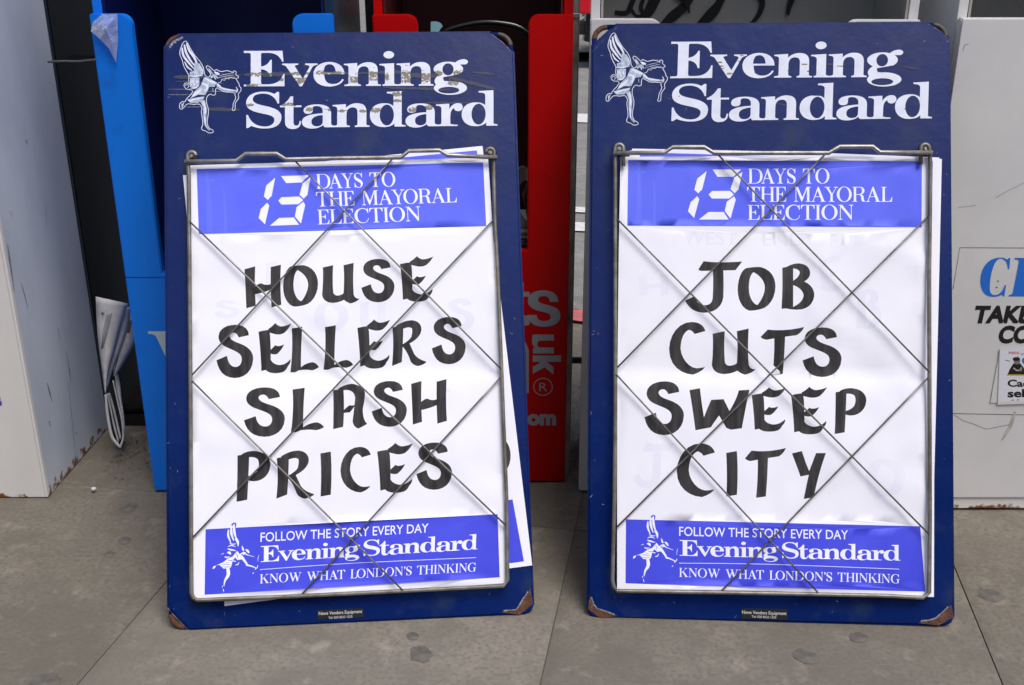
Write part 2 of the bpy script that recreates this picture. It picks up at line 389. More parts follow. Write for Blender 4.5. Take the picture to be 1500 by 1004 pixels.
BOLD = {  # heavy wide roman used for the masthead: (left edge, baseline) then outline
 'E': (50, 463, "M50 103H442L452 215H440Q400 125 300 124H240Q224 126 224 142V262Q290 255 318 195H333V365H318Q300 295 224 290V425Q226 443 245 443H300Q420 440 450 338H462V463H50V445H95Q120 445 120 425V142Q120 124 95 124H50Z"),
 'v': (438, 460, "M438 230H602V243Q560 245 568 262L648 385L715 268Q722 248 672 243V230H797V243Q760 246 742 272L640 462H618L490 275Q472 245 438 243Z"),
 'e': (755, 460, "M755 340C755 265 830 215 915 215C1010 215 1070 265 1070 340H865C866 405 890 440 955 440C1000 440 1030 420 1048 388L1064 396C1040 445 980 465 915 465C820 465 755 415 755 340ZM860 322C860 270 875 238 918 238C960 238 980 270 982 322Z"),
 'n': (1065, 457, "M1065 232L1200 224V262Q1245 216 1312 216Q1408 216 1408 300V430Q1410 443 1440 443V457H1290V443Q1318 443 1318 425V310Q1318 258 1270 258Q1212 258 1206 320V425Q1208 443 1238 443V457H1070V443Q1112 443 1112 425V268Q1110 245 1065 244Z"),
 'i': (110, 452, "M110 230L258 222V420Q260 438 300 438V452H140V438Q166 438 166 420V268Q160 244 110 242Z"),
 'S': (72, 893, "M388 530H408V650H393C375 585 315 545 245 545C170 545 138 570 140 605C143 640 190 655 270 672C380 695 432 730 432 785C432 860 370 900 270 900C200 900 160 885 125 872L92 893H75V760H92C115 830 170 878 262 880C325 880 360 850 360 812C360 775 310 762 240 748C130 725 75 700 73 640C72 565 150 525 240 525C300 525 330 535 360 550Z"),
 't': (415, 885, "M523 568H550V660H634V678H553V835Q555 868 590 866Q612 858 616 818H630Q630 900 545 900Q468 898 467 825V678H417V662Q480 640 523 568Z"),
 'a': (638, 885, "M656 712C656 672 710 652 790 652C880 652 935 680 935 740V850Q938 870 985 870V885H880Q860 885 855 862C820 890 775 897 740 897C680 897 638 870 638 830C638 770 720 748 850 742V720C850 690 830 668 785 668C760 668 745 675 748 700C752 735 735 747 700 747C672 747 656 735 656 712ZM850 760C790 765 735 780 735 825C735 860 760 875 790 875C820 875 850 860 850 830Z"),
 'd': (12, 883, "M185 530L335 523V855Q340 869 375 869V883H262V850C235 880 190 887 150 887C60 887 12 830 12 765C12 690 70 645 155 645C200 645 230 655 252 675V575Q250 546 185 545Z"),
 'r': (682, 872, "M682 652L818 645V700C835 665 870 640 905 640C940 640 955 660 955 682C955 705 935 722 905 722C880 722 865 705 868 690C835 700 828 740 828 780V845Q832 859 902 859V872H690V858Q738 858 738 840V690Q735 665 682 664Z"),
}
def bold(ch):
    """list of (loops, is_hole) in masthead units, origin left/baseline"""
    if ch == 'g':
        ox, oy = 660, 452
        L = [([ell(808, 285, 150, 76)], 1), (svg("M715 345Q655 385 672 425Q690 462 740 462L930 430Q850 408 770 405Q745 395 790 355Z"), 1),
             ([ell(830, 476, 168, 70)], 1), (svg("M760 365Q745 385 770 398Q800 406 900 402Q960 408 990 440L1010 380L900 340Z"), 0), ([ell(805, 287, 57, 61)], 0), ([ell(812, 498, 107, 34)], 0),
             (svg("M872 225Q905 186 968 184Q1008 190 1008 212Q1000 240 965 238Q930 236 915 240L890 258Z"), 1)]
    elif ch in BOLD:
        ox, oy, d = BOLD[ch]; L = [(svg(d), 1)]
        if ch == 'i': L.append(([ell(204, 137, 54, 38)], 1))
        if ch == 'd': L.append(([ell(184, 765, 72, 106)], 0))
    return [(aff(l, 1, 1, -ox, -oy), k) for l, k in L]
def masthead(pr, m, word, x, y0, slope, f, s=1.0, sy=1.0, bgm=None):
    """word = [(char, x)...] in masthead units"""
    for ch, px in word:
        for l, k in bold(ch):
            g = [np.stack([(q[:, 0] + px) * s + x, q[:, 1] * sy + y0 + ((q[:, 0] + px) * s) * slope], 1) for q in l]
            pr.add(m if k else bgm, xf(g, f), nonzero=True if (k and ch == 'g') else False)
W1 = [('E', 50), ('v', 438), ('e', 755), ('n', 1065), ('i', 1426), ('n', 1599), ('g', 1976)]
W2 = [('S', 72), ('t', 415), ('a', 638), ('n', 950), ('d', 1328), ('a', 1689), ('r', 1998), ('d', 2259)]
WB = {n: (w[0][1], w[-1][1]) for n, w in (('1', W1), ('2', W2))}

CAPS = {
 'D': (92, "M0 0H45C75 0 92 20 92 50C92 80 75 100 45 100H0V97H8V3H0ZM23 3H42C64 3 76 20 76 50C76 80 64 97 42 97H23Z"),
 'A': (86, "M38 0H44L78 96H86V100H54V96H61L52 68H22L14 90Q13 96 22 96V100H0V96Q8 96 11 88ZM24 64H50L37 24Z"),
 'Y': (82, "M0 0H34V4H24L46 46L65 12Q68 4 56 4V0H82V4Q72 4 68 12L50 50V96H60V100H26V96H36V50L10 4H0Z"),
 'S': (56, "M50 0H53V32H50C46 12 36 3 25 3C15 3 11 9 11 18C11 30 20 34 34 42C50 51 56 60 56 74C56 90 45 102 28 102C20 102 14 98 8 94L5 100H2V66H5C9 86 17 98 28 98C38 98 43 92 43 82C43 70 36 65 24 58C8 49 0 40 0 25C0 10 10 -1 25 -1C34 -1 40 3 45 7Z"),
 'T': (76, "M0 0H76V26H72C70 9 64 4 52 4H45V96H55V100H21V96H31V4H24C12 4 6 9 4 26H0Z"),
 'H': (84, "M0 0H30V4H22V47H62V4H54V0H84V4H76V96H84V100H54V96H62V51H22V96H30V100H0V96H8V4H0Z"),
 'E': (66, "M0 0H62V26H59C57 9 50 4 40 4H22V47H30C38 47 42 42 43 33H46V65H43C42 56 38 51 30 51H22V96H42C54 96 60 90 63 70H66L64 100H0V96H8V4H0Z"),
 'M': (100, "M0 0H24L50 70L76 0H100V4H92V96H100V100H70V96H78V14L48 100H45L14 12V88Q15 96 24 96V100H0V96Q10 96 10 88V4H0Z"),
 'R': (78, "M0 0H42C62 0 72 10 72 26C72 40 62 48 50 50C62 52 66 60 67 72C68 88 70 96 78 97V100H64C54 98 53 88 52 74C51 58 46 53 34 53H22V96H30V100H0V96H8V4H0ZM22 4H38C50 4 57 10 57 26C57 41 50 49 38 49H22Z"),
 'L': (66, "M0 0H32V4H22V96H40C54 96 60 88 63 68H66L64 100H0V96H8V4H0Z"),
 'C': (82, "M76 0H79V34H76C72 14 62 3 50 3C30 3 17 20 17 50C17 80 30 98 50 98C62 98 74 90 78 70H81C78 90 66 102 48 102C20 102 0 80 0 50C0 20 20 -2 48 -2C58 -2 66 3 71 8Z"),
 'I': (30, "M0 0H30V4H22V96H30V100H0V96H8V4H0Z"),
 'N': (84, "M0 0H22L71 74V10Q71 4 60 4V0H84V4Q75 4 75 10V100H71L14 14V88Q14 96 24 96V100H0V96Q10 96 10 88V4H0Z"),
 'K': (86, "M0 0H30V4H22V52L60 12Q66 4 54 4V0H80V4Q70 4 64 11L42 34L76 88Q80 96 86 96V100H54V96Q62 96 59 91L32 45L22 56V96H30V100H0V96H8V4H0Z"),
 'W': (122, "M0 0H30V4H22L44 70L60 22L54 4H46V0H76V4H68L90 70L107 12Q109 4 100 4V0H122V4Q114 4 111 12L84 100H80L62 38L42 100H38L8 4H0Z"),
 'G': (88, "M76 0H79V34H76C72 14 62 3 50 3C30 3 17 20 17 50C17 80 30 98 52 98C58 98 62 97 64 94V62Q64 57 54 57V53H88V57Q78 57 78 62V94Q66 102 48 102C20 102 0 80 0 50C0 20 20 -2 48 -2C58 -2 66 3 71 8Z"),
 "'": (18, "M4 0H16V14Q14 28 4 32V28Q9 25 9 16H4Z"),
}
def caps(txt, track=4, space=42, bold_=0):
    x = 0; out = []
    for i, ch in enumerate(txt):
        if ch == ' ': x += space; continue
        if ch == 'O': w = 90; l = [ell(45, 50, 45, 52), ell(45, 50, 29, 48.5)]
        else: w, d = CAPS[ch]; l = svg(d)
        k = track - (12 if i and (txt[i - 1] + ch) in ('DA', 'AY', 'YO', 'TA', 'AT', 'LO') else 0)
        if i: x += k
        out += aff(l, 1, 1, x, -100); x += w
    return out

BR = {  # brush-drawn capitals: bbox, outlines
 'H': ((218, 105, 420, 345), ["M218 130L277 114Q272 220 280 330L228 345Q224 230 218 130Z", "M362 118L418 105Q412 215 420 325L366 340Q360 230 362 118Z", "M274 225Q300 205 312 208Q335 222 366 210V240Q335 255 290 265L274 268Z"]),
 'O': ((430, 108, 622, 335), ["M470 115Q500 108 545 108C600 120 622 165 622 210C622 265 590 320 545 328Q500 338 485 334C450 322 430 275 430 225C430 180 445 130 470 115ZM510 135C490 150 487 190 487 220C487 260 505 300 530 306C545 290 568 250 568 215C568 180 540 150 510 135Z"]),
 'U': ((644, 95, 850, 318), ["M648 120L705 108Q700 200 706 260Q715 278 735 274Q755 270 762 262Q768 180 762 108L818 95Q812 190 818 270Q825 292 850 292Q835 310 800 318Q775 310 765 298Q735 315 700 315Q650 312 644 270Q652 190 648 120Z"]),
 'S': ((860, 73, 1042, 312), ["M1020 120L970 130Q960 108 945 108Q925 110 925 125Q928 142 970 155C1020 170 1042 195 1042 225C1040 280 1000 312 950 312C895 310 870 280 860 232L912 212C918 245 930 262 955 262C975 262 987 245 985 222C983 200 950 190 920 178C885 165 870 150 870 125C872 90 910 73 955 73C1000 73 1020 95 1020 120Z"]),
 'E': ((1072, 58, 1255, 312), ["M1072 102Q1100 95 1132 92L1137 120Q1142 210 1140 240Q1150 262 1185 268Q1225 268 1250 238Q1255 255 1235 275Q1225 300 1200 305Q1165 312 1135 305Q1120 300 1112 292L1088 298Q1085 200 1072 102Z", "M1126 88Q1150 75 1165 58Q1185 78 1205 75Q1230 72 1255 60Q1240 90 1215 108Q1195 118 1170 115Q1145 110 1130 105Z", "M1136 195Q1155 180 1165 168Q1180 180 1215 165Q1200 195 1175 213Q1160 218 1136 210Z"]),
 'L': ((652, 438, 815, 683), ["M660 448L720 438Q712 550 712 655Q745 630 780 628Q805 635 815 655Q795 668 775 672Q745 665 700 672Q680 683 672 683L652 682Q668 560 660 448Z"]),
 'R': ((1028, 410, 1218, 662), ["M1030 450L1090 438Q1090 540 1082 640L1028 662Q1040 550 1030 450Z", "M1050 442Q1095 410 1140 410C1180 415 1192 440 1190 465C1185 500 1150 525 1125 538Q1135 560 1150 595Q1170 625 1218 638Q1205 655 1170 662Q1140 655 1130 635Q1112 580 1085 554V543Q1125 520 1135 500Q1142 470 1138 455Q1125 445 1105 452L1075 462Z"]),
 'A': ((703, 62, 892, 315), ["M705 98L762 92Q768 200 760 302L705 315Q708 200 705 98Z", "M730 92Q770 62 815 63Q870 75 880 110Q880 150 868 200Q866 260 892 285Q870 300 842 312Q815 300 812 270Q822 190 826 140Q822 105 790 98Q770 95 745 102Z", "M762 210Q780 192 795 182Q815 185 828 178Q812 205 795 222Q775 222 762 226Z"]),
 'P': ((1209, 88, 1385, 342), ["M1215 112L1275 102Q1272 220 1265 332L1210 342Q1215 230 1215 112Z", "M1236 106Q1270 86 1310 90C1360 95 1385 125 1384 158C1382 210 1340 240 1300 240Q1285 240 1268 234L1272 214Q1310 205 1320 180Q1330 150 1318 130Q1300 115 1268 122Z"]),
 'I': ((634, 438, 696, 686), ["M635 448L692 438Q700 560 692 675L636 685Q642 560 635 448Z"]),
 'C': ((745, 412, 912, 663), ["M912 455L862 470Q850 450 835 450C810 460 798 500 798 540C802 590 840 630 870 632Q890 632 910 626Q895 650 855 663C800 660 745 620 745 540C748 470 790 412 850 412C885 412 905 430 912 455Z"]),
 'J': ((388, 48, 702, 332), ["M490 48Q560 60 702 50L665 98Q560 100 475 102Q462 98 462 92Z", "M540 90H598Q602 180 598 250C590 300 550 332 490 332C440 328 410 310 388 265L440 240C450 280 480 292 505 290C530 285 540 270 540 240Q545 170 540 90Z"]),
 'B': ((918, 60, 1100, 315), ["M922 85L945 80Q980 60 1015 60C1060 65 1078 90 1075 120Q1070 145 1043 160C1080 175 1100 205 1098 240C1090 290 1055 315 1005 315Q970 315 945 308L918 310Q925 200 922 85ZM982 88V155Q1010 140 1018 115Q1020 92 982 88ZM982 180V300Q1035 275 1040 235Q1030 195 982 180Z"]),
 'T': ((803, 410, 1042, 675), ["M842 424Q940 435 1042 410Q1030 440 1000 455Q920 465 835 480Q810 475 803 465Z", "M878 460L938 450Q935 560 925 668L868 675Q880 570 878 460Z"]),
 'W': ((412, 88, 742, 322), ["M412 100L470 90Q480 180 492 250Q510 200 532 154L600 150L632 215Q672 150 683 102L742 98Q720 200 700 310L640 318L615 308L575 240Q545 280 530 305L445 321Q430 200 412 100Z"]),
 'Y': ((975, 435, 1162, 700), ["M975 448L1030 435Q1050 500 1070 545L1108 446H1162Q1120 560 1095 690L1040 698Q1055 620 1068 565L1022 575Q1000 510 975 448Z"]),
}
def brush(pr, m, ch, bb, off, sc=3.75, mirror=False, f=None, wob=1.0):
    (x0, y0, x1, y1), ds = BR[ch]; X0, Y0, X1, Y1 = bb
    for d in ds:
        g = []
        for l in svg(d, 6):
            u = (l[:, 0] - x0) / (x1 - x0); v = (l[:, 1] - y0) / (y1 - y0)
            if mirror: u = 1 - u
            q = np.stack([off[0] + (X0 + u * (X1 - X0)) / sc, off[1] + (Y0 + v * (Y1 - Y0)) / sc], 1)
            g.append(q)
        pr.add(m, xf(g, f) if f else g)
WORDS_L = [((300, 360), [('H', 218, 105, 420, 345), ('O', 430, 108, 622, 335), ('U', 644, 95, 850, 318), ('S', 860, 73, 1042, 312), ('E', 1072, 58, 1255, 312),
                         ('S', 64, 435, 266, 728), ('E', 295, 425, 475, 705), ('L', 470, 445, 627, 697), ('L', 652, 438, 815, 683), ('E', 838, 405, 1018, 680), ('R', 1028, 410, 1218, 662), ('S', 1247, 392, 1433, 652)]),
           ((300, 545), [('S', 215, 85, 440, 357), ('L', 473, 87, 655, 332), ('A', 703, 65, 892, 315), ('S', 917, 50, 1110, 302), ('H', 1133, 40, 1330, 290),
                         ('P', 173, 433, 362, 714), ('R', 393, 432, 602, 697), ('I', 634, 438, 696, 686), ('C', 745, 412, 912, 663), ('E', 947, 390, 1143, 668), ('S', 1162, 388, 1358, 648)])]
WORDS_R = [((900, 370), [('J', 388, 48, 702, 332), ('O', 677, 80, 885, 320), ('B', 918, 60, 1100, 315), ('C', 300, 382, 500, 672), ('U', 535, 418, 775, 672), ('T', 803, 410, 1042, 675), ('S', 1033, 412, 1248, 685)]),
           ((900, 545), [('S', 165, 52, 382, 348), ('W', 412, 88, 742, 322), ('E', 754, 85, 942, 332), ('E', 970, 82, 1168, 347), ('P', 1209, 88, 1385, 342),
                         ('C', 342, 393, 552, 688), ('I', 613, 435, 677, 686), ('T', 717, 418, 942, 692), ('Y', 975, 435, 1162, 700)])]

# ------------------------------------------------------------------ the ground
A0 = R(10.0)                                   # the row of boxes and the slabs are turned this much against the view
E1 = Vector((math.cos(A0), -math.sin(A0), 0)); E2 = Vector((math.sin(A0), math.cos(A0), 0))
G0 = on_z(828, 840); XL = (on_z(240, 722) - G0).dot(E2)
SM = Matrix((( E1.x, E2.x, 0, G0.x), (E1.y, E2.y, 0, G0.y), (0, 0, 1, 0), (0, 0, 0, 1)))
KERB = 1.43                                    # e2 distance of the kerb from G0
def quad_sheet(name, x0, x1, y0, y1, z, m, parent=None, mtx=SM):
    o = mesh(name, [(x0, y0, 0), (x1, y0, 0), (x1, y1, 0), (x0, y1, 0)], [(0, 1, 2, 3)], m, parent)
    if parent is None: o.matrix_world = mtx @ Matrix.Translation((0, 0, z))
    return o
g = quad_sheet('ground', -120, 120, -60, 200, -.14, 'asphalt'); setp(g, kind='structure')
road = quad_sheet('road', -60, 60, KERB + .14, KERB + 9.5, -.132, 'asphalt'); setp(road, kind='structure')
pav = quad_sheet('pavement', -12, 12, -9, KERB, -.0025, 'mortar'); setp(pav, kind='structure')
pitch_, ln = (on_z(1403, 843) - G0).dot(E1), .98
slab_me = {}
for i in range(-6, 7):
    for j in range(-5, 3):
        y0 = XL + j * ln; y1 = min(y0 + ln, KERB)
        if y0 > KERB - .05: continue
        tone = {(-1, -1): 0, (-2, -1): 2, (0, -1): 3, (-1, 0): 2, (-2, 0): 3, (0, 0): 2}.get((i, j), (i * 3 + j * 5) % 4); key = (round(y1 - y0, 3), tone)
        if key not in slab_me:
            h = y1 - y0; gp = .0009
            o = box('slab', gp, pitch_ - gp, gp, h - gp, -.04, 0, ('concrete', 'concrete_b', 'concrete_c', 'concrete_d')[key[1]], bevel=.0006)
            slab_me[key] = o.data; bpy.data.objects.remove(o)
        o = link('slab', slab_me[key], pav)
        o.location = (i * pitch_ , y0, .0025 + random.uniform(-.0006, .0006))
for i in range(-7, 7):
    o = box('kerb_stone', i * .92 + .004, (i + 1) * .92 - .004, KERB + .003, KERB + .14, -.135, .0045, 'kerb', pav, bevel=.012)
# lines on the road, seen between the red and the grey box
def road_mark(y, w, m, x0, x1, name='road_marking'):
    c = on_z(852, y, -.13); c2 = SM.inverted() @ c
    o = mesh(name, [(x0, -w / 2, 0), (x1, -w / 2, 0), (x1, w / 2, 0), (x0, w / 2, 0)], [(0, 1, 2, 3)], m)
    o.matrix_world = SM @ Matrix.Translation((c2.x, c2.y, -.124)); return o
setp(road_mark(174, .45, 'road_white', -14, 14), kind='structure')
setp(road_mark(309, .11, 'road_white', -14, 14), kind='structure')
setp(road_mark(334, .16, 'road_white', -14, 14), kind='structure')
c = on_z(853, 466, .0)
lp = [(c.x + math.cos(a) * .07 * random.uniform(.7, 1.1), c.y + math.sin(a) * .06 * random.uniform(.7, 1.1), .0105) for a in np.linspace(0, 6.1, 16)]
o = mesh('paint_spill', lp, [tuple(range(16))], 'road_red'); setp(o, 'small red paint mark on the kerb seen between the red box and the pale box', 'paint mark')

# chewing gum and a pebble
def gum(x, y, rx, label):
    c = on_z(x, y, .0008); r = rx * 1.0 * (c - CAM).length / FPX; n = 30
    vs = []; ph = random.uniform(0, 6)
    rad = [r * .95 * (1 + .10 * math.sin(2 * a + ph) + .07 * math.sin(5 * a + 2 * ph) + random.uniform(-.09, .09)) for a in np.linspace(0, 2 * math.pi, n, endpoint=False)]
    for s_, h in ((1, .0), (.86, .0006), (.4, .0009)):
        vs += [(math.cos(2 * math.pi * k / n) * rad[k] * s_, math.sin(2 * math.pi * k / n) * rad[k] * s_ * 1.05, h) for k in range(n)]
    vs.append((0, 0, .0009)); fs = []
    for a in (0, 1): fs += [(a * n + k, a * n + (k + 1) % n, (a + 1) * n + (k + 1) % n, (a + 1) * n + k) for k in range(n)]
    fs += [(2 * n + k, 2 * n + (k + 1) % n, 3 * n) for k in range(n)]
    o = mesh('gum_spot', vs, fs, 'gum', smooth=True); o.location = c
    setp(o, label, 'chewing gum', 'flattened gum spots on the pavement')
gum(617, 958, 18, 'largest dark flattened gum spot on the paving below the left board')
gum(605, 932, 9, 'small dark gum spot just above the largest one below the left board')
gum(1180, 962, 16, 'dark oval gum spot on the paving below the middle of the right board')
gum(1258, 934, 12, 'faint gum spot on the paving just under the lower edge of the right board')
gum(188, 744, 12, 'dark gum spot on the slab near the foot of the grey box')
gum(182, 792, 9, 'gum spot on the slab left of the left board, second from the boxes')
gum(160, 812, 8, 'small gum spot on the slab left of the left board, nearest the viewer there')
gum(64, 1000, 20, 'wide faint gum spot at the bottom left edge of the photo')
gum(1452, 872, 16, 'broad dark stain of gum right of the right board')
def lump(name, c, r, m, label, cat, n=10):
    bm = bmesh.new(); bmesh.ops.create_icosphere(bm, subdivisions=2, radius=r)
    for v in bm.verts: v.co *= random.uniform(.75, 1.2); v.co.z *= .6
    me = bpy.data.meshes.new(name); bm.to_mesh(me); bm.free(); me.materials.append(M[m]); o = link(name, me); o.location = c
    setp(o, label, cat); return o
lump('pebble', on_z(137, 716, .010), .0052, 'box_white', 'tiny white pebble on the joint right of the grey box', 'pebble')
# litter under the boxes
vs = []; fs = []
for k in range(520):
    if k < 200: c = on_z(random.uniform(838, 858), random.uniform(560, 715), .002)
    elif k < 380: c = on_z(random.uniform(150, 240), random.triangular(640, 712, 645), .002)
    else: c = Vector((random.uniform(-.9, .9), random.uniform(1.75, 2.6), .0025))
    s = random.uniform(.001, .0042); a = random.uniform(0, 6.3); b = len(vs)
    for t in (0, 2.0, 3.5, 4.6): vs.append(c + Vector((math.cos(a + t) * s, math.sin(a + t) * s * .6, random.uniform(0, .0015))))
    fs.append((b, b + 1, b + 2, b + 3))
o = mesh('litter_crumbs', vs, fs, 'debris'); setp(o, 'dark crumbs of leaf litter and grit behind the boards', 'litter', kind='stuff')

# ------------------------------------------------------------------ billboards
BW, BH = .5848, .979
def board_frame(x, y, yaw, tilt, roll):
    c_, s_ = math.cos(yaw), math.sin(yaw); r = Vector((c_, s_, 0)); b = Vector((-s_, c_, 0))
    up = b * math.sin(tilt) + Vector((0, 0, math.cos(tilt)))
    r2 = r * math.cos(roll) + up * math.sin(roll); u2 = up * math.cos(roll) - r * math.sin(roll)
    n = r2.cross(u2)                                     # towards the viewer
    o = Vector((x, y, .002))
    m = Matrix(((r2.x, -n.x, u2.x, o.x), (r2.y, -n.y, u2.y, o.y), (r2.z, -n.z, u2.z, o.z), (0, 0, 0, 1)))
    return dict(r=r2, u=u2, n=n, o=o, m=m)
BL_ = board_frame(-.2554, 1.3840, .0773, .4437, .0017)
BR_ = board_frame(.4140, 1.3853, -.0519, .3996, .0097)
def wpt(b, x, y, off=0.0):
    d = ray(x, y); t = ((b['o'] + b['n'] * off) - CAM).dot(b['n']) / d.dot(b['n']); return CAM + d * t
def lpt(b, x, y, off=0.0):                               # photo px -> board's own frame
    return b['m'].inverted() @ wpt(b, x, y, off)
NOISE = np.random.RandomState(3).rand(40, 40)
def sn(x, y):                                            # smooth value noise
    xi, yi = math.floor(x), math.floor(y); fx, fy = x - xi, y - yi; fx = fx * fx * (3 - 2 * fx); fy = fy * fy * (3 - 2 * fy)
    g = lambda i, j: NOISE[i % 40, j % 40]
    return (g(xi, yi) * (1 - fx) + g(xi + 1, yi) * fx) * (1 - fy) + (g(xi, yi + 1) * (1 - fx) + g(xi + 1, yi + 1) * fx) * fy - .5

def sheet(name, b, pr, off, warp, label, group=None, grid=12, cat='poster', smooth=True):
    """a printed paper on the board: warp(x,y) gives how far it bows out"""
    fn = lambda x, y: wpt(b, x, y, off + (warp(x, y) if warp else 0))
    W_, T, st, names = pr.build(name, fn, grid=grid)
    c = sum(W_, Vector()) / len(W_); zmin = min(w_.z for w_ in W_)
    mt = b['m'].copy(); mt.translation = c; im = mt.inverted(); vs = [im @ w_ for w_ in W_]
    T = [tuple(t) for t in T]; t = T[0]
    if (W_[t[1]] - W_[t[0]]).cross(W_[t[2]] - W_[t[0]]).dot(b['n']) < 0: T = [q[::-1] for q in T]
    o = mesh(name, vs, T, names, mi=[int(q) for q in st], smooth=smooth); o.matrix_world = mt
    if label: setp(o, label, cat, group)
    return o
def decal(name, b, pr, off, parent):
    fn = lambda x, y: lpt(b, x, y, off)
    W_, T, st, names = pr.build(name, fn); T = [tuple(t) for t in T]; t = T[0]
    if (W_[t[1]] - W_[t[0]]).cross(W_[t[2]] - W_[t[0]]).y > 0: T = [q[::-1] for q in T]
    return mesh(name, W_, T, names, parent, mi=[int(q) for q in st])

# emblem: a winged archer, outlined in white (units: enlarged photo pixels, 6.48 per px)
EM_OUT = [(130,55),(160,110),(200,180),(250,240),(280,300),(290,365),(322,388),(338,372),(345,350),(322,320),(306,290),(316,275),(345,290),(375,320),(400,308),(420,318),(450,325),(500,313),(540,322),(565,335),(558,318),(575,312),(590,322),(585,345),(608,362),(608,378),(588,388),(600,412),(615,440),(618,462),(632,475),(630,505),(612,528),(605,552),(608,580),(588,605),(572,640),(570,690),(553,705),(540,695),(550,672),(552,640),(570,600),(580,572),(570,548),(575,530),(520,522),(460,520),(400,485),(385,520),(385,550),(360,560),(340,550),(320,560),(300,590),(300,640),(315,700),(310,760),(300,810),(305,860),(325,890),(352,905),(350,925),(310,930),(285,912),(252,902),(245,880),(258,850),(255,790),(248,720),(255,690),(230,650),(180,655),(130,650),(100,670),(70,705),(50,690),(55,650),(80,630),(100,632),(115,605),(175,535),(152,512),(125,512),(100,490),(100,462),(125,450),(148,465),(140,430),(145,380),(130,350),(100,290),(90,240),(70,190),(72,150),(85,110),(100,75)]
def emblem(pr, f):
    F_ = lambda pts: xf([np.array(pts, float)], f)
    rib = lambda P, w, m='emblem_grey': pr.add(m, xf([ribbon(P, w)], f), nonzero=True)
    for P, w in (([(92,120),(100,190),(140,250),(190,310)], [14,20,20,8]), ([(112,90),(125,160),(160,230),(200,285)], [14,20,18,8]), ([(132,75),(155,140),(195,200),(225,265)], [12,22,22,10]), ([(108,250),(135,300),(175,330)], [8,14,8])):
        rib(P, w, 'letter_white')
    pr.add('emblem_grey', F_([(200,250),(245,260),(275,310),(280,360),(230,345),(190,330)]))
    pr.add('emblem_grey', F_([(155,345),(210,325),(265,345),(272,375),(200,390),(150,380)])); rib([(150,385),(210,385),(268,368)], [4,12,4], 'letter_white')
    pr.add('emblem_grey', F_([(155,400),(240,395),(235,470),(190,500),(150,485)])); rib([(180,420),(185,450),(200,465)], 10, 'letter_white'); rib([(215,415),(215,450)], 9, 'letter_white')
    rib([(108,480),(120,465),(140,480),(128,498)], 5, 'letter_white'); rib([(155,500),(200,495),(235,465)], [4,14,5], 'letter_white')
    pr.add('emblem_grey', F_([(285,385),(340,400),(400,435),(380,475),(330,480),(290,560),(220,560),(150,600),(190,530),(250,470)]))
    rib([(300,400),(345,425),(390,440)], [12,22,14], 'letter_white'); rib([(270,450),(310,470),(300,520)], [12,20,8], 'letter_white'); rib([(170,575),(215,540),(260,500)], [10,22,10], 'letter_white')
    pr.add('emblem_grey', F_([(120,610),(190,590),(280,575),(270,600),(220,640),(150,640)])); rib([(130,620),(190,605),(270,585)], [5,12,5], 'letter_white')
    rib([(225,600),(260,640),(280,690)], [10,20,18], 'emblem_grey'); rib([(268,610),(283,690),(280,760),(283,850),(320,905)], [26,36,30,18,12], 'emblem_grey'); rib([(270,620),(285,700),(280,745)], [10,16,10], 'letter_white'); rib([(275,765),(280,800),(285,860)], [10,12,6], 'letter_white')
    rib([(75,650),(75,680)], [18,8]); rib([(90,640),(72,690)], 6, 'letter_white')
    pr.add('emblem_grey', F_([(395,430),(450,480),(570,500),(600,490),(600,515),(470,515),(400,475)])); rib([(410,450),(460,490),(560,505)], [16,12,8], 'letter_white')
    rib([(328,300),(345,330),(365,355)], [6,20,10], 'emblem_grey'); rib([(380,330),(405,345),(430,350)], [10,26,10], 'letter_white'); rib([(345,390),(380,365),(410,390)], [16,26,10], 'emblem_grey'); rib([(380,380),(390,405)], [12,6], 'letter_white')
    for P in ([(400,395),(470,372),(560,352)], [(420,370),(480,350),(545,338)], [(440,402),(500,382),(580,372)]): rib(P, [3,5,3])
    rib([(360,490),(362,525)], 5); rib([(585,470),(600,500),(585,525)], 7, 'letter_white'); rib([(600,420),(585,385)], 4)
    rib([(412,437),(440,425),(450,405),(475,408),(490,390),(515,392),(530,380),(555,384),(588,386)], 4.5, 'letter_white')
    for i in range(7): rib([(150 + i * 17, 352 - 4 * (i % 2)), (158 + i * 17, 372)], [2, 4], 'board_blue')
    P = catmull([np.array(p) for p in EM_OUT], 2, closed=True)
    pr.add('letter_white', xf([ribbon([tuple(p) for p in P] + [tuple(P[0])], 6.2, smooth=False)], f), nonzero=True)

EMB_F = {'L': (255, 50), 'R': (880, 40)}
CORN = {'L': [(240, 50), (751, 46.5), (782, 901.5), (246, 927)], 'R': [(866, 37.5), (1392, 31.3), (1399, 918.5), (859.5, 907)]}
L2R = homog(CORN['L'], CORN['R'])
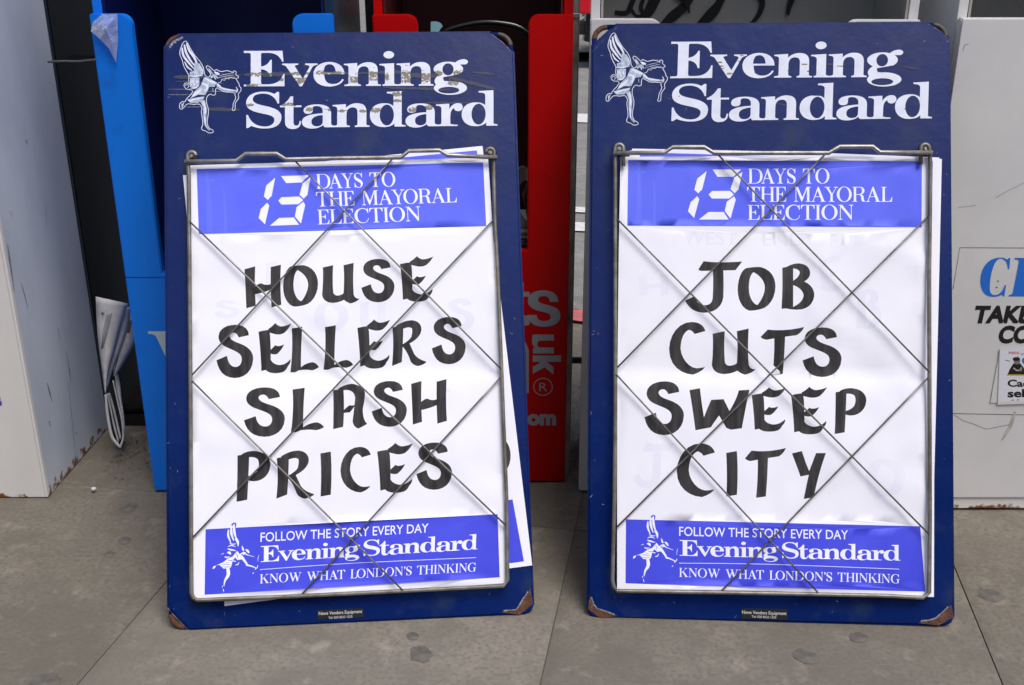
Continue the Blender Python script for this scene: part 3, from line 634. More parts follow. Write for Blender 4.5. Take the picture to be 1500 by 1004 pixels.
# anchors of the masthead on each board (left/right end of each line, photo px) are what the two boards share
def header_print(side):
    pr = Print(); idf = lambda P: np.asarray(P, float)
    o = EMB_F[side]
    if side == 'L': fe = homog([(130, 55), (625, 490), (350, 925), (50, 690)], [(255 + 115 / 6.48, 50 + 68 / 6.48), (255 + 628 / 6.48, 50 + 525 / 6.48), (255 + 368 / 6.48, 50 + 935 / 6.48), (255 + 52 / 6.48, 50 + 700 / 6.48)])
    else: fe = lambda P: np.asarray(P, float) / 6.48 + [880, 40]
    emblem(pr, fe)
    k = 6.925
    if side == 'L': f = idf
    else:           # masthead ends measured on the right board
        f = homog([(357.2, 74.9), (684.5, 90), (730, 184.5), (360.8, 188)], [(983.4, 61.5), (1322, 76.2), (1366.5, 173.8), (983.4, 177.8)])
    masthead(pr, 'letter_white', W1, 350, 60 + 463 / k, -.0038, f, 1 / k, 1 / k)
    masthead(pr, 'letter_white', W2, 350, 60 + 886 / k, -.0097, f, 1 / k, 1 / k)
    rnd = random.Random(5 if side == 'L' else 9)
    def streak(x0, x1, y, h, m, over, wob=1.2, n=26, slope=0):
        top = []; bot = []
        for i in range(n + 1):
            t = i / n; x = x0 + (x1 - x0) * t; e = math.sin(math.pi * t) ** .35
            top.append((x, y + slope * t - h / 2 * e - rnd.uniform(0, wob) * e)); bot.append((x, y + slope * t + h / 2 * e + rnd.uniform(0, wob) * e))
        pr.add(m, [np.array(top + bot[::-1])], over=over)
    def patch(x0, x1, y0, y1):
        n = 14; top = [(x0 + (x1 - x0) * i / n, y0 + rnd.uniform(-.25, .25)) for i in range(n + 1)]; bot = [(x0 + (x1 - x0) * i / n, y1 - rnd.uniform(0, 3.2)) for i in range(n + 1)]
        pr.add('scuff', [np.array(top + bot[::-1])], over=['letter_white'])
        for _ in range(14):
            a_, b_ = rnd.uniform(x0, x1), y0 + (y1 - y0) * rnd.random() ** .5; r0 = rnd.uniform(.3, 1.3)
            pr.add('letter_white', [np.array([(a_ + r0 * rnd.uniform(.5, 1.3) * math.cos(t), b_ + r0 * rnd.uniform(.4, 1) * math.sin(t)) for t in np.linspace(0, 5.4, 7)])], over=['scuff'])
    if side == 'L':
        for x0, x1, y, h in ((360, 412, 109.5, 3.5), (416, 455, 108, 2), (430, 452, 119, 10), (462, 504, 107, 3), (360, 378, 126, 3), (400, 416, 117, 3), (512, 528, 118, 11), (541, 554, 113, 15),
                             (588, 602, 114, 18), (617, 630, 115, 15), (635, 648, 108, 5), (664, 676, 108, 6), (656, 672, 122, 4), (564, 570, 113, 8), (543, 558, 162, 4), (574, 590, 138, 4), (576, 588, 148, 2), (598, 612, 161, 4), (621, 634, 158, 4), (448, 458, 161, 3), (361, 372, 154, 1.2), (405, 440, 153, 2.4), (480, 486, 161, 2), (497, 505, 163, 2), (526, 536, 163, 2)):
            if h >= 10: patch(x0, x1, y - h / 2, y + h / 2)
            else: streak(x0, x1, y, h, 'scuff', ['letter_white'], wob=2.6)
            for _ in range(int(h * (x1 - x0) / 30)):
                a_, b_ = rnd.uniform(x0, x1), y + rnd.uniform(-h / 2, h / 2); streak(a_, a_ + rnd.uniform(1, 4), b_, rnd.uniform(.3, 1.6), 'letter_white', ['scuff'], wob=.7, n=5)
            for _ in range(3):
                a_, b_ = rnd.uniform(x0 - 8, x1), y + rnd.uniform(-h, h); streak(a_, a_ + rnd.uniform(3, 14), b_, rnd.uniform(.2, .7), 'scuff', ['letter_white'], wob=.4, n=6)
        for x0, x1, y, h, s_ in ((254, 300, 113, 4, 0), (316, 354, 111, 2.5, 0), (355, 440, 110, 5, -2), (300, 352, 160, 4, 1), (455, 545, 106.5, 2.0, 1), (545, 600, 106, 3, 0), (590, 645, 110, 6, 2), (655, 728, 113, 4, 18), (690, 725, 106, 1.6, 3), (600, 660, 129, 2.4, 3),
                             (620, 690, 151, 1.6, 0), (560, 625, 128, 2, 3), (256, 330, 119, 1, 4)):
            streak(x0, x1, y, h, 'dark_scrape', [''], wob=1.6, slope=s_)
        for x0, x1, y in ((246, 284, 131), (246, 282, 139), (262, 300, 157), (300, 345, 134)):
            streak(x0, x1, y, .5, 'chip', [''], wob=.4)
    else:
        for i in range(26):
            x = rnd.uniform(1040, 1090) if i < 10 else rnd.uniform(990, 1360); y = rnd.uniform(80, 110) if i < 10 else rnd.uniform(90, 165)
            streak(x, x + rnd.uniform(2, 12), y, rnd.uniform(.4, 1.8), 'scuff', ['letter_white'], wob=.9, n=6)
        for x0, x1, y, h, s_ in ((1322, 1350, 98, 1.2, 4), (1140, 1152, 152, 1.2, 3), (1200, 1240, 94, 1, 1)):
            streak(x0, x1, y, h, 'dark_scrape', [''], wob=1, slope=s_)
    return pr

def lerp(a, b, t): return tuple(a[i] + (b[i] - a[i]) * t for i in range(len(a)))
WIRES = {
 'L': dict(left=[(276.5, 243), (279, 560), (280.3, 868), (283, 876), (289, 879.5)], bottom=[(289, 879.5), (435, 873.5), (589, 866), (738, 858.5), (743.5, 850)], right=[(743.5, 850), (742, 730), (729, 399), (724.7, 319), (723.2, 236)],
           bar=[(270.8, 237), (346, 236), (359.7, 225.6), (405.7, 225.6), (419, 234), (500, 232), (587.3, 231), (598.8, 221.4), (643.8, 220.4), (655.3, 227.7), (728.5, 230.8)],
           back=[((278, 325), (741, 770)), ((430, 234), (734, 541)), ((281, 558), (590, 865))], fwd=[((576, 232), (281, 550)), ((726, 319), (282, 788)), ((736, 550), (441, 872))], loops=[(281, 230), (718, 225)]),
 'R': dict(left=[(901, 230), (901.5, 600), (900, 730), (897, 850), (899, 860), (904, 866)], bottom=[(904, 866), (1130, 869.5), (1300, 873), (1352, 876), (1361, 868)], right=[(1361, 868), (1362, 760), (1361, 400), (1363, 231)],
           bar=[(898, 224.5), (973, 224), (985.5, 215.7), (1031.5, 215.7), (1046, 224.5), (1213.7, 224.5), (1230, 215), (1278.5, 215), (1289, 223.5), (1366, 224)],
           back=[((904, 321), (1361, 783)), ((1050, 225), (1361, 545)), ((902, 548), (1198, 868))], fwd=[((1210, 225), (903, 540)), ((1361, 316), (902, 774)), ((1361, 552), (1055, 868))], loops=[(907, 219), (1355, 219)]),
}
def make_board(side, b, label):
    root = empty('newspaper_billboard', b['m'], label=label, cat='newspaper board', group='newspaper billboards leaning on the boxes')
    # tube frame behind the sheet
    rr, cr, ins = .0046, .021, .0050
    x0, x1, z0, z1 = -BW / 2 + ins, BW / 2 - ins, ins, BH - ins
    corners = [(x0 + cr, z0 + cr, 180), (x1 - cr, z0 + cr, 270), (x1 - cr, z1 - cr, 0), (x0 + cr, z1 - cr, 90)]
    ends = []
    for cx, cz, a0 in corners:
        P = [(cx + cr * math.cos(R(a0 + t)), 0.0062, cz + cr * math.sin(R(a0 + t))) for t in range(0, 91, 10)]
        tube('frame_corner', P, rr, 'rust' if (cz < .5 or cx < 0) else 'old_steel', root); ends.append((P[0], P[-1]))
    for i in range(4): tube('frame_rail', [ends[i][1], ends[(i + 1) % 4][0]], rr * .985, 'board_blue', root)
    box('frame_cross_rail', x0, x1, .006, .016, .50, .525, 'board_blue', root)
    # the sheet, corners cut off
    ch = {'L': [(.017, .036), (.014, .014), (.040, .036), (.024, .022)], 'R': [(.007, .014), (.014, .014), (.034, .026), (.040, .036)]}[side]   # BL, BR, TR, TL as (along x, along z)
    X0, X1, Z0, Z1 = -BW / 2, BW / 2, 0, BH
    pts = [(X0 + ch[0][0] * 2, Z0), (X1 - ch[1][0], Z0), (X1, Z0 + ch[1][1]), (X1, Z1 - ch[2][1]), (X1 - ch[2][0], Z1), (X0 + ch[3][0], Z1), (X0, Z1 - ch[3][1]), (X0, Z0 + ch[0][1])]
    if ch[0][1] < .02: pts.append((X0 + .3 * ch[0][0] * 2, Z0 + .3 * ch[0][1]))
    if ch[1][1] < .02: pts.insert(2, (X1 - .3 * ch[1][0], Z0 + .3 * ch[1][1]))
    o = prism('panel', pts, 0, .0035, 'board_blue', root)
    bm = bmesh.new(); bm.from_mesh(o.data)
    bmesh.ops.bevel(bm, geom=[e for e in bm.edges if all(abs(v.co.y) < 1e-5 for v in e.verts)], offset=.0032, segments=3, affect='EDGES')
    bm.to_mesh(o.data); bm.free()
    # folded side returns of the sheet
    box('side_return', X0 - .001, X0 + .0012, .0034, .013, Z0 + ch[0][1], Z1 - ch[3][1], 'board_blue', root, bevel=0)
    box('side_return', X1 - .0012, X1 + .001, .0034, .013, Z0 + ch[1][1], Z1 - ch[2][1], 'board_blue', root, bevel=0)
    box('side_return', X0 + ch[0][0] * 2, X1 - ch[1][0], .0034, .013, Z0 - .001, Z0 + .0012, 'board_blue', root, bevel=0)
    # chipped paint and rust at the cut corners
    pr = Print(); rnd = random.Random(2 if side == 'L' else 6)
    K = {'L': [((244, 893), (256, 907), (273, 924), 'chip', 1.6), ((738, 903), (760, 899), (781, 868), 'rust', 3.2), ((246, 66), (252, 58), (266, 51), 'chip', 5), ((722, 48), (738, 60), (752.5, 76), 'chip', 1.4)],
         'R': [((861, 878), (870, 897), (902, 908), 'rust', 2.6), ((1348, 917), (1374, 911), (1396, 890), 'rust', 2.0), ((866, 74), (884, 55), (902, 38), 'chip', 1.2), ((1360, 33), (1376, 42), (1391, 56), 'chip', 1.3)]}[side]
    for a, m_, c_, mt, w in K:
        P = [lerp(a, m_, t) for t in np.linspace(0, 1, 7)] + [lerp(m_, c_, t) for t in np.linspace(0, 1, 7)][1:]
        nrm = np.array([m_[0] - (a[0] + c_[0]) / 2, m_[1] - (a[1] + c_[1]) / 2]); nrm = nrm / (np.linalg.norm(nrm) + 1e-6)
        cen = np.array([750 if False else (CORN[side][0][0] + CORN[side][1][0]) / 2, 480.]); 
        tocen = cen - np.array(m_); tocen /= np.linalg.norm(tocen)
        inner = [tuple(np.array(p) + tocen * (2 + rnd.uniform(.4, 1) * w + (w * .8 if mt == 'rust' else 0))) for p in P]
        if mt == 'rust':
            cor = np.array(min(CORN[side], key=lambda q_: (q_[0] - m_[0]) ** 2 + (q_[1] - m_[1]) ** 2), float); far_ = lambda p_: tuple(cor + (np.array(p_) - cor) * .46 + tocen * 1.5)
            pr.add(mt, [np.array([far_(P[0])] + inner + [far_(P[-1])])])
        else: pr.add(mt, [np.array([tuple(np.array(p) + tocen * 2.6) for p in P] + inner[::-1])])
        if mt == 'rust':
            inner2 = [tuple(np.array(p) + tocen * rnd.uniform(1.0, 2.6)) for p in inner[1:12]]
            pr.add('chip', [np.array(inner[1:12] + inner2[::-1])], over=[''])
    for i in range(34):      # small scratches and nicks
        q = CORN[side]; u, v = rnd.choice([rnd.uniform(.005, .05), rnd.uniform(.93, .99), rnd.random()]), rnd.random()
        if .06 < u < .92: v = rnd.choice([rnd.uniform(.955, .99), rnd.uniform(.02, .17)])
        p = lerp(lerp(q[0], q[1], u), lerp(q[3], q[2], u), v); a = rnd.uniform(0, 3.14); l_ = rnd.uniform(1, 6)
        pr.add('chip', [ribbon([(p[0], p[1]), (p[0] + l_ * math.cos(a) * .5, p[1] + l_ * .5 * math.sin(a) + .4), (p[0] + l_ * math.cos(a), p[1] + l_ * math.sin(a))], [.3, rnd.uniform(.4, 1.0), .3])], nonzero=True)
    setp(decal('paint_chips', b, pr, .0004, root), kind='stuff')
    decal('masthead_print', b, header_print(side), .0006, root)
    # maker's plate
    pr = Print()
    if side == 'L': q = [(464, 894), (532, 891), (533, 904), (465.5, 908)]; t1 = ((467, 901.3), (530.5, 898)); t2 = ((481, 906.8), (516, 905))
    else: q = [(1086, 891), (1153.5, 892.5), (1154, 908.5), (1086.5, 906.5)]; t1 = ((1087, 899.2), (1152, 901.2)); t2 = ((1101, 904.9), (1137, 906.3))
    pr.add('black', [np.array(q, float)])
    pr.add('label_white', fit_line(sans('News Vendors Equipment', .012), t1[0], t1[1], 5.0, .73)); pr.add('label_white', fit_line(sans('Tel: 020 8523 1233', .01), t2[0], t2[1], 3.4, .73))
    pl = decal('maker_label', b, pr, .0008, root)
    # wire grille
    w = WIRES[side]
    def W3(P, off): return [lpt(b, p[0], p[1], off) for p in P]
    def round_(P, off):
        return W3(catmull(P, 5), off)
    rf = .0036
    lx = w['left']; sgn = 1
    # outer frame with hook loops at its upper ends
    (ax, ay), (cx_, cy_) = w['loops']
    r_ = 6.2
    hookL = [(ax + r_, ay + 24)] + [(ax + r_ * math.cos(R(t)), ay - r_ * math.sin(R(t)) - 1) for t in range(0, 181, 20)]
    hookR = [(cx_ + r_ * math.cos(R(t)), cy_ - r_ * math.sin(R(t)) - 1) for t in range(0, 181, 20)] + [(cx_ - r_, cy_ + 22)]
    fr = [tuple(p) for p in hookL] + [lx[0]] + lx[1:] + w['bottom'][1:] + w['right'][1:]
    P = []
    pts_ = [(p, .0165) for p in hookL[1:]] + [((lx[0][0], lx[0][1] + 14), .0165)] + [(p, .016) for p in lx[1:]] + [(p, .016) for p in w['bottom'][1:]] + [(p, .016) for p in w['right'][1:-1]] + [((w['right'][-1][0], w['right'][-1][1] + 12), .0165)] + [(p, .0165) for p in hookR]
    if side == 'R': pts_ = [(hookL[0], .0165)] + pts_
    else: pts_ = pts_[:-1]
    tube('wire_frame', [lpt(b, p[0], p[1], o_) for p, o_ in pts_], rf * .92, 'wire_frame_metal', root, seg=10)
    B = []
    for i, p in enumerate(w['bar']):
        B.append(p)
    tube('wire_top_bar', [lpt(b, p[0], p[1], .0225) for p in B], rf, 'wire', root, seg=10)
    for (p, q) in w['fwd']: tube('lattice_wire', [lpt(b, *lerp(p, q, t), .0155 + .0006 * math.sin(math.pi * t)) for t in np.linspace(0, 1, 9)], .0014, 'wire_thin', root)
    for (p, q) in w['back']: tube('lattice_wire', [lpt(b, *lerp(p, q, t), .0193 + .0006 * math.sin(math.pi * t)) for t in np.linspace(0, 1, 9)], .0014, 'wire_thin', root)
    for (ax, ay) in w['loops']:
        c_ = lpt(b, ax, ay, .0); n = 24
        vs, fs = tube_geo([c_ + Vector((.0098 * math.cos(2 * math.pi * k / n), -.0012, .0098 * math.sin(2 * math.pi * k / n))) for k in range(n)], .0016, 6, closed=True)
        hr = mesh('hook_hole', vs, fs, 'board_blue', root, smooth=True)
        vs = [c_ + Vector((0, -.0009, 0))] + [c_ + Vector((.0092 * math.cos(2 * math.pi * k / n), -.0009, .0092 * math.sin(2 * math.pi * k / n))) for k in range(n)]
        mesh('hole_shade_disc', vs, [(0, k + 1, (k + 1) % n + 1) for k in range(n)], 'black', hr)  # flat black disc paints the shade inside the hole
        vs, fs = tube_geo([c_ + Vector((0, -.001, 0)), c_ + Vector((0, -.006, 0))], .0034, 10); mesh('bolt', vs, fs, 'wire', hr)
    return root
make_board('L', BL_, 'worn blue steel newspaper board with scraped masthead, wire grille over the HOUSE SELLERS bill')
make_board('R', BR_, 'blue steel newspaper board with clean masthead, wire grille over the JOB CUTS bill')

# ------------------------------------------------------------------ the printed bills
HB = {'L': [(288, 247.9), (707.8, 238), (712.3, 331.7), (291.2, 343.5)], 'R': [(920.2, 234.7), (1350.5, 236.6), (1350, 333.5), (918.8, 331)]}
FB = {'L': [(301.1, 775.6), (728.9, 753.4), (732, 846), (299.7, 871.6)], 'R': [(916.9, 761), (1348, 771.2), (1355.4, 867), (916.2, 854.8)]}
SH = {'L': [(275.6, 242.5), (500, 236), (640, 233), (715, 231.4), (724, 369), (733, 553), (738, 700), (742, 854.5), (600, 864), (435, 873), (284, 879.6), (281, 700), (280, 560), (278.5, 350)],
      'R': [(909, 230), (1060, 229), (1200, 229.5), (1360, 230.7), (1361.5, 360), (1361.5, 550), (1362, 760), (1365, 830), (1367.5, 874.8), (1240, 870), (1130, 866), (1000, 864), (904, 862.8), (904, 700), (904.5, 550), (906.5, 360)]}
DIG_L = [[(160,100),(97,155),(80,232),(108,257),(135,228)], [(103,277),(58,322),(43,385),(88,430),(118,297)], [(202,88),(400,82),(348,133),(238,138)], [(410,98),(355,140),(333,220),(362,248),(388,222)],
         [(205,238),(330,233),(358,258),(325,287),(205,290),(182,262)], [(360,270),(312,308),(300,375),(343,425),(373,292)], [(188,385),(292,382),(330,433),(122,440)]]
DIGITS = [np.array(p, float) / 4.839 + [370, 240] for p in DIG_L]     # photo px on the left bill
def footer_emblem(pr, f, m='print_white'):
    g = lambda P: [np.array(P, float) / 8.73 + [920, 745]]
    rib = lambda P, w, mm=m: pr.add(mm, xf([ribbon(P, w) / 8.73 + [920, 745]], f), nonzero=True)
    rib([(332,150),(332,100),(300,108),(290,150)], [20,34,20,10], 'print_deep')
    for P, w in (([(255,165),(252,240),(285,330)], [14,26,10]), ([(290,115),(290,210),(322,310)], [14,30,10]), ([(325,98),(325,190),(352,290)], [12,32,12]), ([(345,280),(372,330),(375,385)], [30,30,6]), ([(270,330),(300,350),(350,350)], [6,14,6])):
        rib(P, w)
    rib([(250,380),(290,365),(345,385)], [5,14,5]); rib([(245,405),(290,420),(350,435)], [8,22,6]); rib([(240,450),(270,455),(285,480)], [10,30,12]); rib([(210,500),(235,510),(275,505)], [10,16,4]); rib([(165,468),(200,458)], [4,8])
    pr.add(m, xf(g([(365,440),(395,480),(440,520),(430,550),(370,555),(340,520),(310,560),(300,600),(290,640),(200,650),(160,610),(140,590),(200,565),(250,525),(310,505)]), f))
    for P, w in (([(160,600),(220,595),(290,610)], [3,7,3]), ([(180,622),(230,632),(280,625)], [3,7,3]), ([(250,545),(290,555),(330,545)], [3,8,3]), ([(345,470),(370,500),(365,535)], [3,8,3]), ([(230,570),(270,585)], [4,3])):
        rib(P, w, 'print_blue')
    rib([(410,510),(450,560),(490,620)], [40,30,22]); rib([(480,625),(540,645),(600,672)], [24,16,10]); rib([(590,690),(620,665),(622,640)], [14,10,5]); rib([(560,745),(575,730)], [8,12])
    rib([(425,380),(436,420),(445,445)], [5,24,14]); rib([(470,430),(495,450),(515,480)], [14,28,10]); rib([(400,490),(450,470),(490,500),(580,530)], [12,24,10,4]); rib([(440,500),(455,480)], [10,14]); rib([(345,615),(375,610),(390,580)], [6,14,5]); rib([(310,560),(350,570)], [12,10])
    rib([(250,640),(258,730),(218,800),(205,870)], [40,42,24,8]); rib([(190,860),(183,885)], [5,9]); rib([(195,905),(205,945)], [10,5]); pr.add(m, xf(g([(62,645),(70,610),(105,602),(95,628)]), f)); rib([(110,600),(150,590)], [3,8]); rib([(638,510),(625,555),(625,595)], [3,6,3])
def bill_print(side, f=None, words=True):
    """f maps right-bill photo px to where this bill's print lies"""
    pr = Print()
    idf = lambda P: np.asarray(P, float)
    fh = idf if side == 'R' else homog(HB['R'], HB['L']); ff = idf if side == 'R' else homog(FB['R'], FB['L'])
    ft = (lambda P: homog(HB['L'], HB['R'])(P)) if side == 'R' else idf
    if f: fh = ff = f; ft = lambda P: f(homog(HB['L'], HB['R'])(P))
    pr.add('paper', [np.array(SH[side], float)] if not f else xf([np.array(SH['R'], float)], f))
    pr.add('print_blue', xf([np.array(HB['R'], float)], fh)); pr.add('print_deep', xf([np.array(FB['R'], float)], ff))
    if not f:  # highlight smears painted into the header band
        for x, w_, y0, y1 in ((935, 9, 238, 328), (958, 5, 262, 330)): pr.add('print_blue_highlight', xf([ribbon([(x, y0), (x + 1, (y0 + y1) / 2), (x, y1)], [w_ * .3, w_ * .7, w_])], fh), nonzero=True)
        pr.add('print_blue_highlight', xf([ell(938, 252, 9, 1.6)], fh))
    for d in DIGITS: pr.add('print_white', [ft(d)])
    for t, a, b_, in (('DAYS TO', (1096, 269.2), (1215, 269)), ('THE MAYORAL', (1094.5, 295.8), (1307, 295.8)), ('ELECTION', (1095.4, 322.3), (1250, 322))):
        pr.add('print_white', xf(fit_line(caps(t), a, b_, 21.8, 100), fh))
    k = 4.1667; Z = lambda x, y: (980 + x / k, 750 + y / k)
    pr.add('print_white', xf(fit_line(sans('FOLLOW THE STORY EVERY DAY', .006), Z(62, 146), Z(1093, 168), 58 / k, .73), ff))
    for W_, xa, xb in ((W1, 65, 668), (W2, 690, 1412)):
        u0 = W_[0][1]; u1 = {'g': 1976 + 348, 'd': 2259 + 363}[W_[-1][0]]; s = (xb - xa) / k / (u1 - u0)
        x0 = 980 + xa / k - u0 * s; sl_ = (298 - 268) / 1345
        masthead(pr, 'print_white', W_, x0, 750 + (268 + sl_ * (xa - 65)) / k - u0 * s * sl_, sl_, ff, s, (96 / 360) / k, bgm='print_deep')
    pr.add('print_white', xf([ribbon([Z(62, 313), Z(600, 320), Z(1405, 350)], .75)], ff), nonzero=True)
    pr.add('print_white', xf(fit_line(caps("KNOW WHAT LONDON'S THINKING", track=7, space=48), Z(62, 397), Z(1408, 437), 55 / k, 100), ff))
    footer_emblem(pr, ff)
    if not f:
        if side == 'R':      # letters of the sheets beneath showing faintly through
            pr.add('ghost', fit_line(sans('WEST    END    HIT'), (1000, 358), (1262, 362), 20, .73), over=['paper'])
            for ch, bb, off in (('J', (100, 390, 330, 640), (900, 545)), ('O', (1380, 480, 1600, 690), (900, 545)), ('H', (130, 120, 300, 240), (900, 370)), ('E', (1120, 10, 1260, 220), (900, 370)), ('B', (1330, 200, 1470, 420), (900, 370))):
                p2 = Print(); brush(p2, 'ghost', ch, bb, off, mirror=False)
                for l in p2.layers: pr.add('ghost', l[1], over=['paper'])
        else:
            for ch, bb, off in (('S', (50, 300, 190, 400), (300, 360)), ('O', (600, 310, 790, 480), (300, 360)), ('U', (850, 300, 1020, 450), (300, 360)), ('D', (0, 0, 0, 0), 0), ('S', (1330, 290, 1480, 470), (300, 360)), ('U', (330, 70, 560, 300), (300, 360)), ('O', (560, 420, 720, 640), (300, 545))):
                if ch == 'D': continue
                p2 = Print(); brush(p2, 'ghost', ch, bb, off)
                for l in p2.layers: pr.add('ghost', l[1], over=['paper'])
        for off, ws in (WORDS_L if side == 'L' else WORDS_R):
            for ch, *bb in ws: brush(pr, 'ink', ch, bb, off)
    return pr
def warp(side):
    ca, cb = ((283, 557), (735, 538)) if side == 'L' else ((904, 543), (1361, 550))
    def ridge(x, y): return 1 - min(1, abs(sn(x, y)) * 9)
    def f(x, y):
        return f0(x, y) + (.0007 + (.0009 * max(0, (x - 1080) / 280) if side == 'R' else 0)) * ridge(x / 120 + y / 260 + (4 if side == 'L' else 11), y / 150 - x / 330 + 2)
    def f0(x, y):
        t = (x - ca[0]) / (cb[0] - ca[0]); d = y - (ca[1] + (cb[1] - ca[1]) * t)
        h = -.0056 * math.exp(-abs(d) / (40 if d < 0 else 13))                                           # fold across the middle
        h += .0030 * sn(x / 95 + (7 if side == 'L' else 0), y / 130 + 3)
        if side == 'R': h += .0042 * max(0, (x - 1060) / 280) * sn(x / 34 + y / 90, y / 42 - x / 120) + .0016 * sn(x / 24, y / 60)
        else: h += .0018 * sn(x / 60, y / 38)
        h += .0012 * math.exp(-abs(x - (ca[0] + cb[0]) / 2) / 22) * -1
        return h
    return f
ol = sheet('poster', BL_, bill_print('L'), .0095, warp('L'), 'white bill lettered HOUSE SELLERS SLASH PRICES behind the wires of the left board', 'newspaper bills')
orr = sheet('poster', BR_, bill_print('R'), .0095, warp('R'), 'white bill lettered JOB CUTS SWEEP CITY behind the wires of the right board', 'newspaper bills')
# sheets left beneath
U = [(268, 257), (706.8, 214), (779.6, 828.4), (329, 888)]
RC = [SH['R'][0], SH['R'][3], SH['R'][8], SH['R'][12]]
fU = homog(RC, U); pu = bill_print('L', fU); pu.layers = [l for l in pu.layers]
pu.layers[0] = ('paper', [np.array(U, float)], None, False)
pu.add('ink', [ell(732, 668, 16, 26)])
sheet('poster', BL_, pu, .0020, None, 'older bill lying askew under the HOUSE SELLERS bill, its right edge sticking out', 'newspaper bills', grid=40)
for q, off, lab in (([(926, 218), (1150, 222), (1376, 231), (1371, 480), (1366, 700), (1366, 873), (907, 866), (908, 500)], .0028, 'older bill just under the JOB CUTS bill, a white strip showing above its top edge'),
                    ([(922.7, 220.5), (1150, 226), (1379.7, 233), (1374, 480), (1368.5, 700), (1368, 874.5), (909, 868), (910, 500)], .0014, 'lowest bill on the right board, its edge showing past the right wire')):
    fq = homog(RC, [q[0], q[2], q[5], q[6]]); pp = bill_print('L', fq); pp.layers[0] = ('paper', [np.array(q, float)], None, False)
    sheet('poster', BR_, pp, off, None, lab, 'newspaper bills', grid=60)

# ------------------------------------------------------------------ newspaper boxes behind
def box_print(name, pr, Y, parent, off=.0005):
    """flat lettering on an upright front at distance Y"""
    W_, T, st, names = pr.build(name, lambda x, y: on_y(x, y, Y - off)); T = [tuple(t) for t in T]; t = T[0]
    im = parent.matrix_world.inverted()
    if (W_[t[1]] - W_[t[0]]).cross(W_[t[2]] - W_[t[0]]).y > 0: T = [q[::-1] for q in T]
    return mesh(name, [im @ w_ for w_ in W_], T, names, parent, mi=[int(q) for q in st])
def rounded_front(xl, xr, strip, ztop, zlow, r=.018):
    p = [(xl, .004), (xr, .004), (xr, ztop)]
    a = xr - strip; p += [(a + r - r * math.sin(R(t)), ztop - r + r * math.cos(R(t))) for t in range(0, 91, 15)] if False else []
    p += [(a + r - r * math.sin(R(t)), ztop - r + r * math.cos(R(t))) for t in range(0, 91, 15)]
    p += [(a, zlow)]
    b = xl + strip; p += [(b, zlow)] + [(b - r + r * math.cos(R(t)), ztop - r + r * math.sin(R(t))) for t in range(0, 91, 15)] + [(xl, ztop)]
    return p
def news_box(name, label, xl, xr, Y, strip, ztop, zlow, mats, depth=.34, H=1.22, back=None, side_r=None, side_l=None, group='newspaper boxes along the kerb', yaw=0.0):
    f_, inn = mats; w = xr - xl; h = w / 2; mt = Matrix.Translation((xl, Y, 0)) @ Matrix.Rotation(yaw, 4, 'Z') @ Matrix.Translation((h, 0, 0))
    root = empty(name, mt, label=label, cat='newspaper box', group=group)
    prism('front_panel', rounded_front(-h, h, strip, ztop, zlow), 0, .018, f_, root, bevel=.002)
    box('side_panel', -h, -h + .016, .019, depth, .002, H, side_l or f_, root); box('side_panel', h - .016, h, .019, depth, .002, H, side_r or f_, root)
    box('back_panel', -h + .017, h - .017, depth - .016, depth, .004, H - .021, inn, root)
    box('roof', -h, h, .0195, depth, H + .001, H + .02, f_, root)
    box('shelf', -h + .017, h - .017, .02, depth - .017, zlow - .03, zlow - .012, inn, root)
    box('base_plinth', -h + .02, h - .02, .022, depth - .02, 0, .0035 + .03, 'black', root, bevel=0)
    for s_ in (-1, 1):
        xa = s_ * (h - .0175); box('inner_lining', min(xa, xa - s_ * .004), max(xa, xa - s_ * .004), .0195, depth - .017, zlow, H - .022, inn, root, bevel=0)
    return root
# blue box
YB, YR, YG, YW, Y2 = 1.816, 1.856, 1.793, 1.816, 1.745
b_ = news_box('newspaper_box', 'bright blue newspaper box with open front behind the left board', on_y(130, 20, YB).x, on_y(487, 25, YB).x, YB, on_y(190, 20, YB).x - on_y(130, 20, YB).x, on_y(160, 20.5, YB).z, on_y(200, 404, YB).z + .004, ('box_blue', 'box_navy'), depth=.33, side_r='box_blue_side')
pr = Print(); pr.add('pale_print', svg("M217 485.6H262V489Q252 490 252 494L272 545L292 492Q292 488 280 488V485H312V489Q302 490 299 498L272 572H266L229 494Q226 489 217 489.5Z")); box_print('letter_print', pr, YB, b_)
zs = on_y(200, 406, YB).z; hb = (on_y(487, 25, YB).x - on_y(130, 20, YB).x) / 2; box('seam_line', -hb + .0005, hb - .0005, -.0004, .0004, zs - .0010, zs, 'box_navy', b_, bevel=0)
# clear torn plastic taped on its left flank
P = [(136, 33), (149, 21), (172, 21), (173, 60), (170, 92), (160, 72), (147, 58), (133, 46)]
vs = []
for p in P: vs.append(on_y(p[0], p[1], YB - random.uniform(.003, .012)))
cc = on_y(155, 42, YB - .016); c2 = on_y(163, 62, YB - .013)
cen = sum(vs, Vector()) / 8; vs = [v - cen for v in vs] + [cc - cen, c2 - cen]
o = mesh('plastic_scrap', vs, [(0, 1, 8), (1, 2, 8), (2, 3, 8), (3, 9, 8), (3, 4, 9), (4, 5, 9), (5, 6, 9), (6, 8, 9), (6, 7, 8), (7, 0, 8)], 'film'); o.location = cen
setp(o, 'torn scrap of clear plastic film stuck on the top left of the blue box', 'plastic scrap')
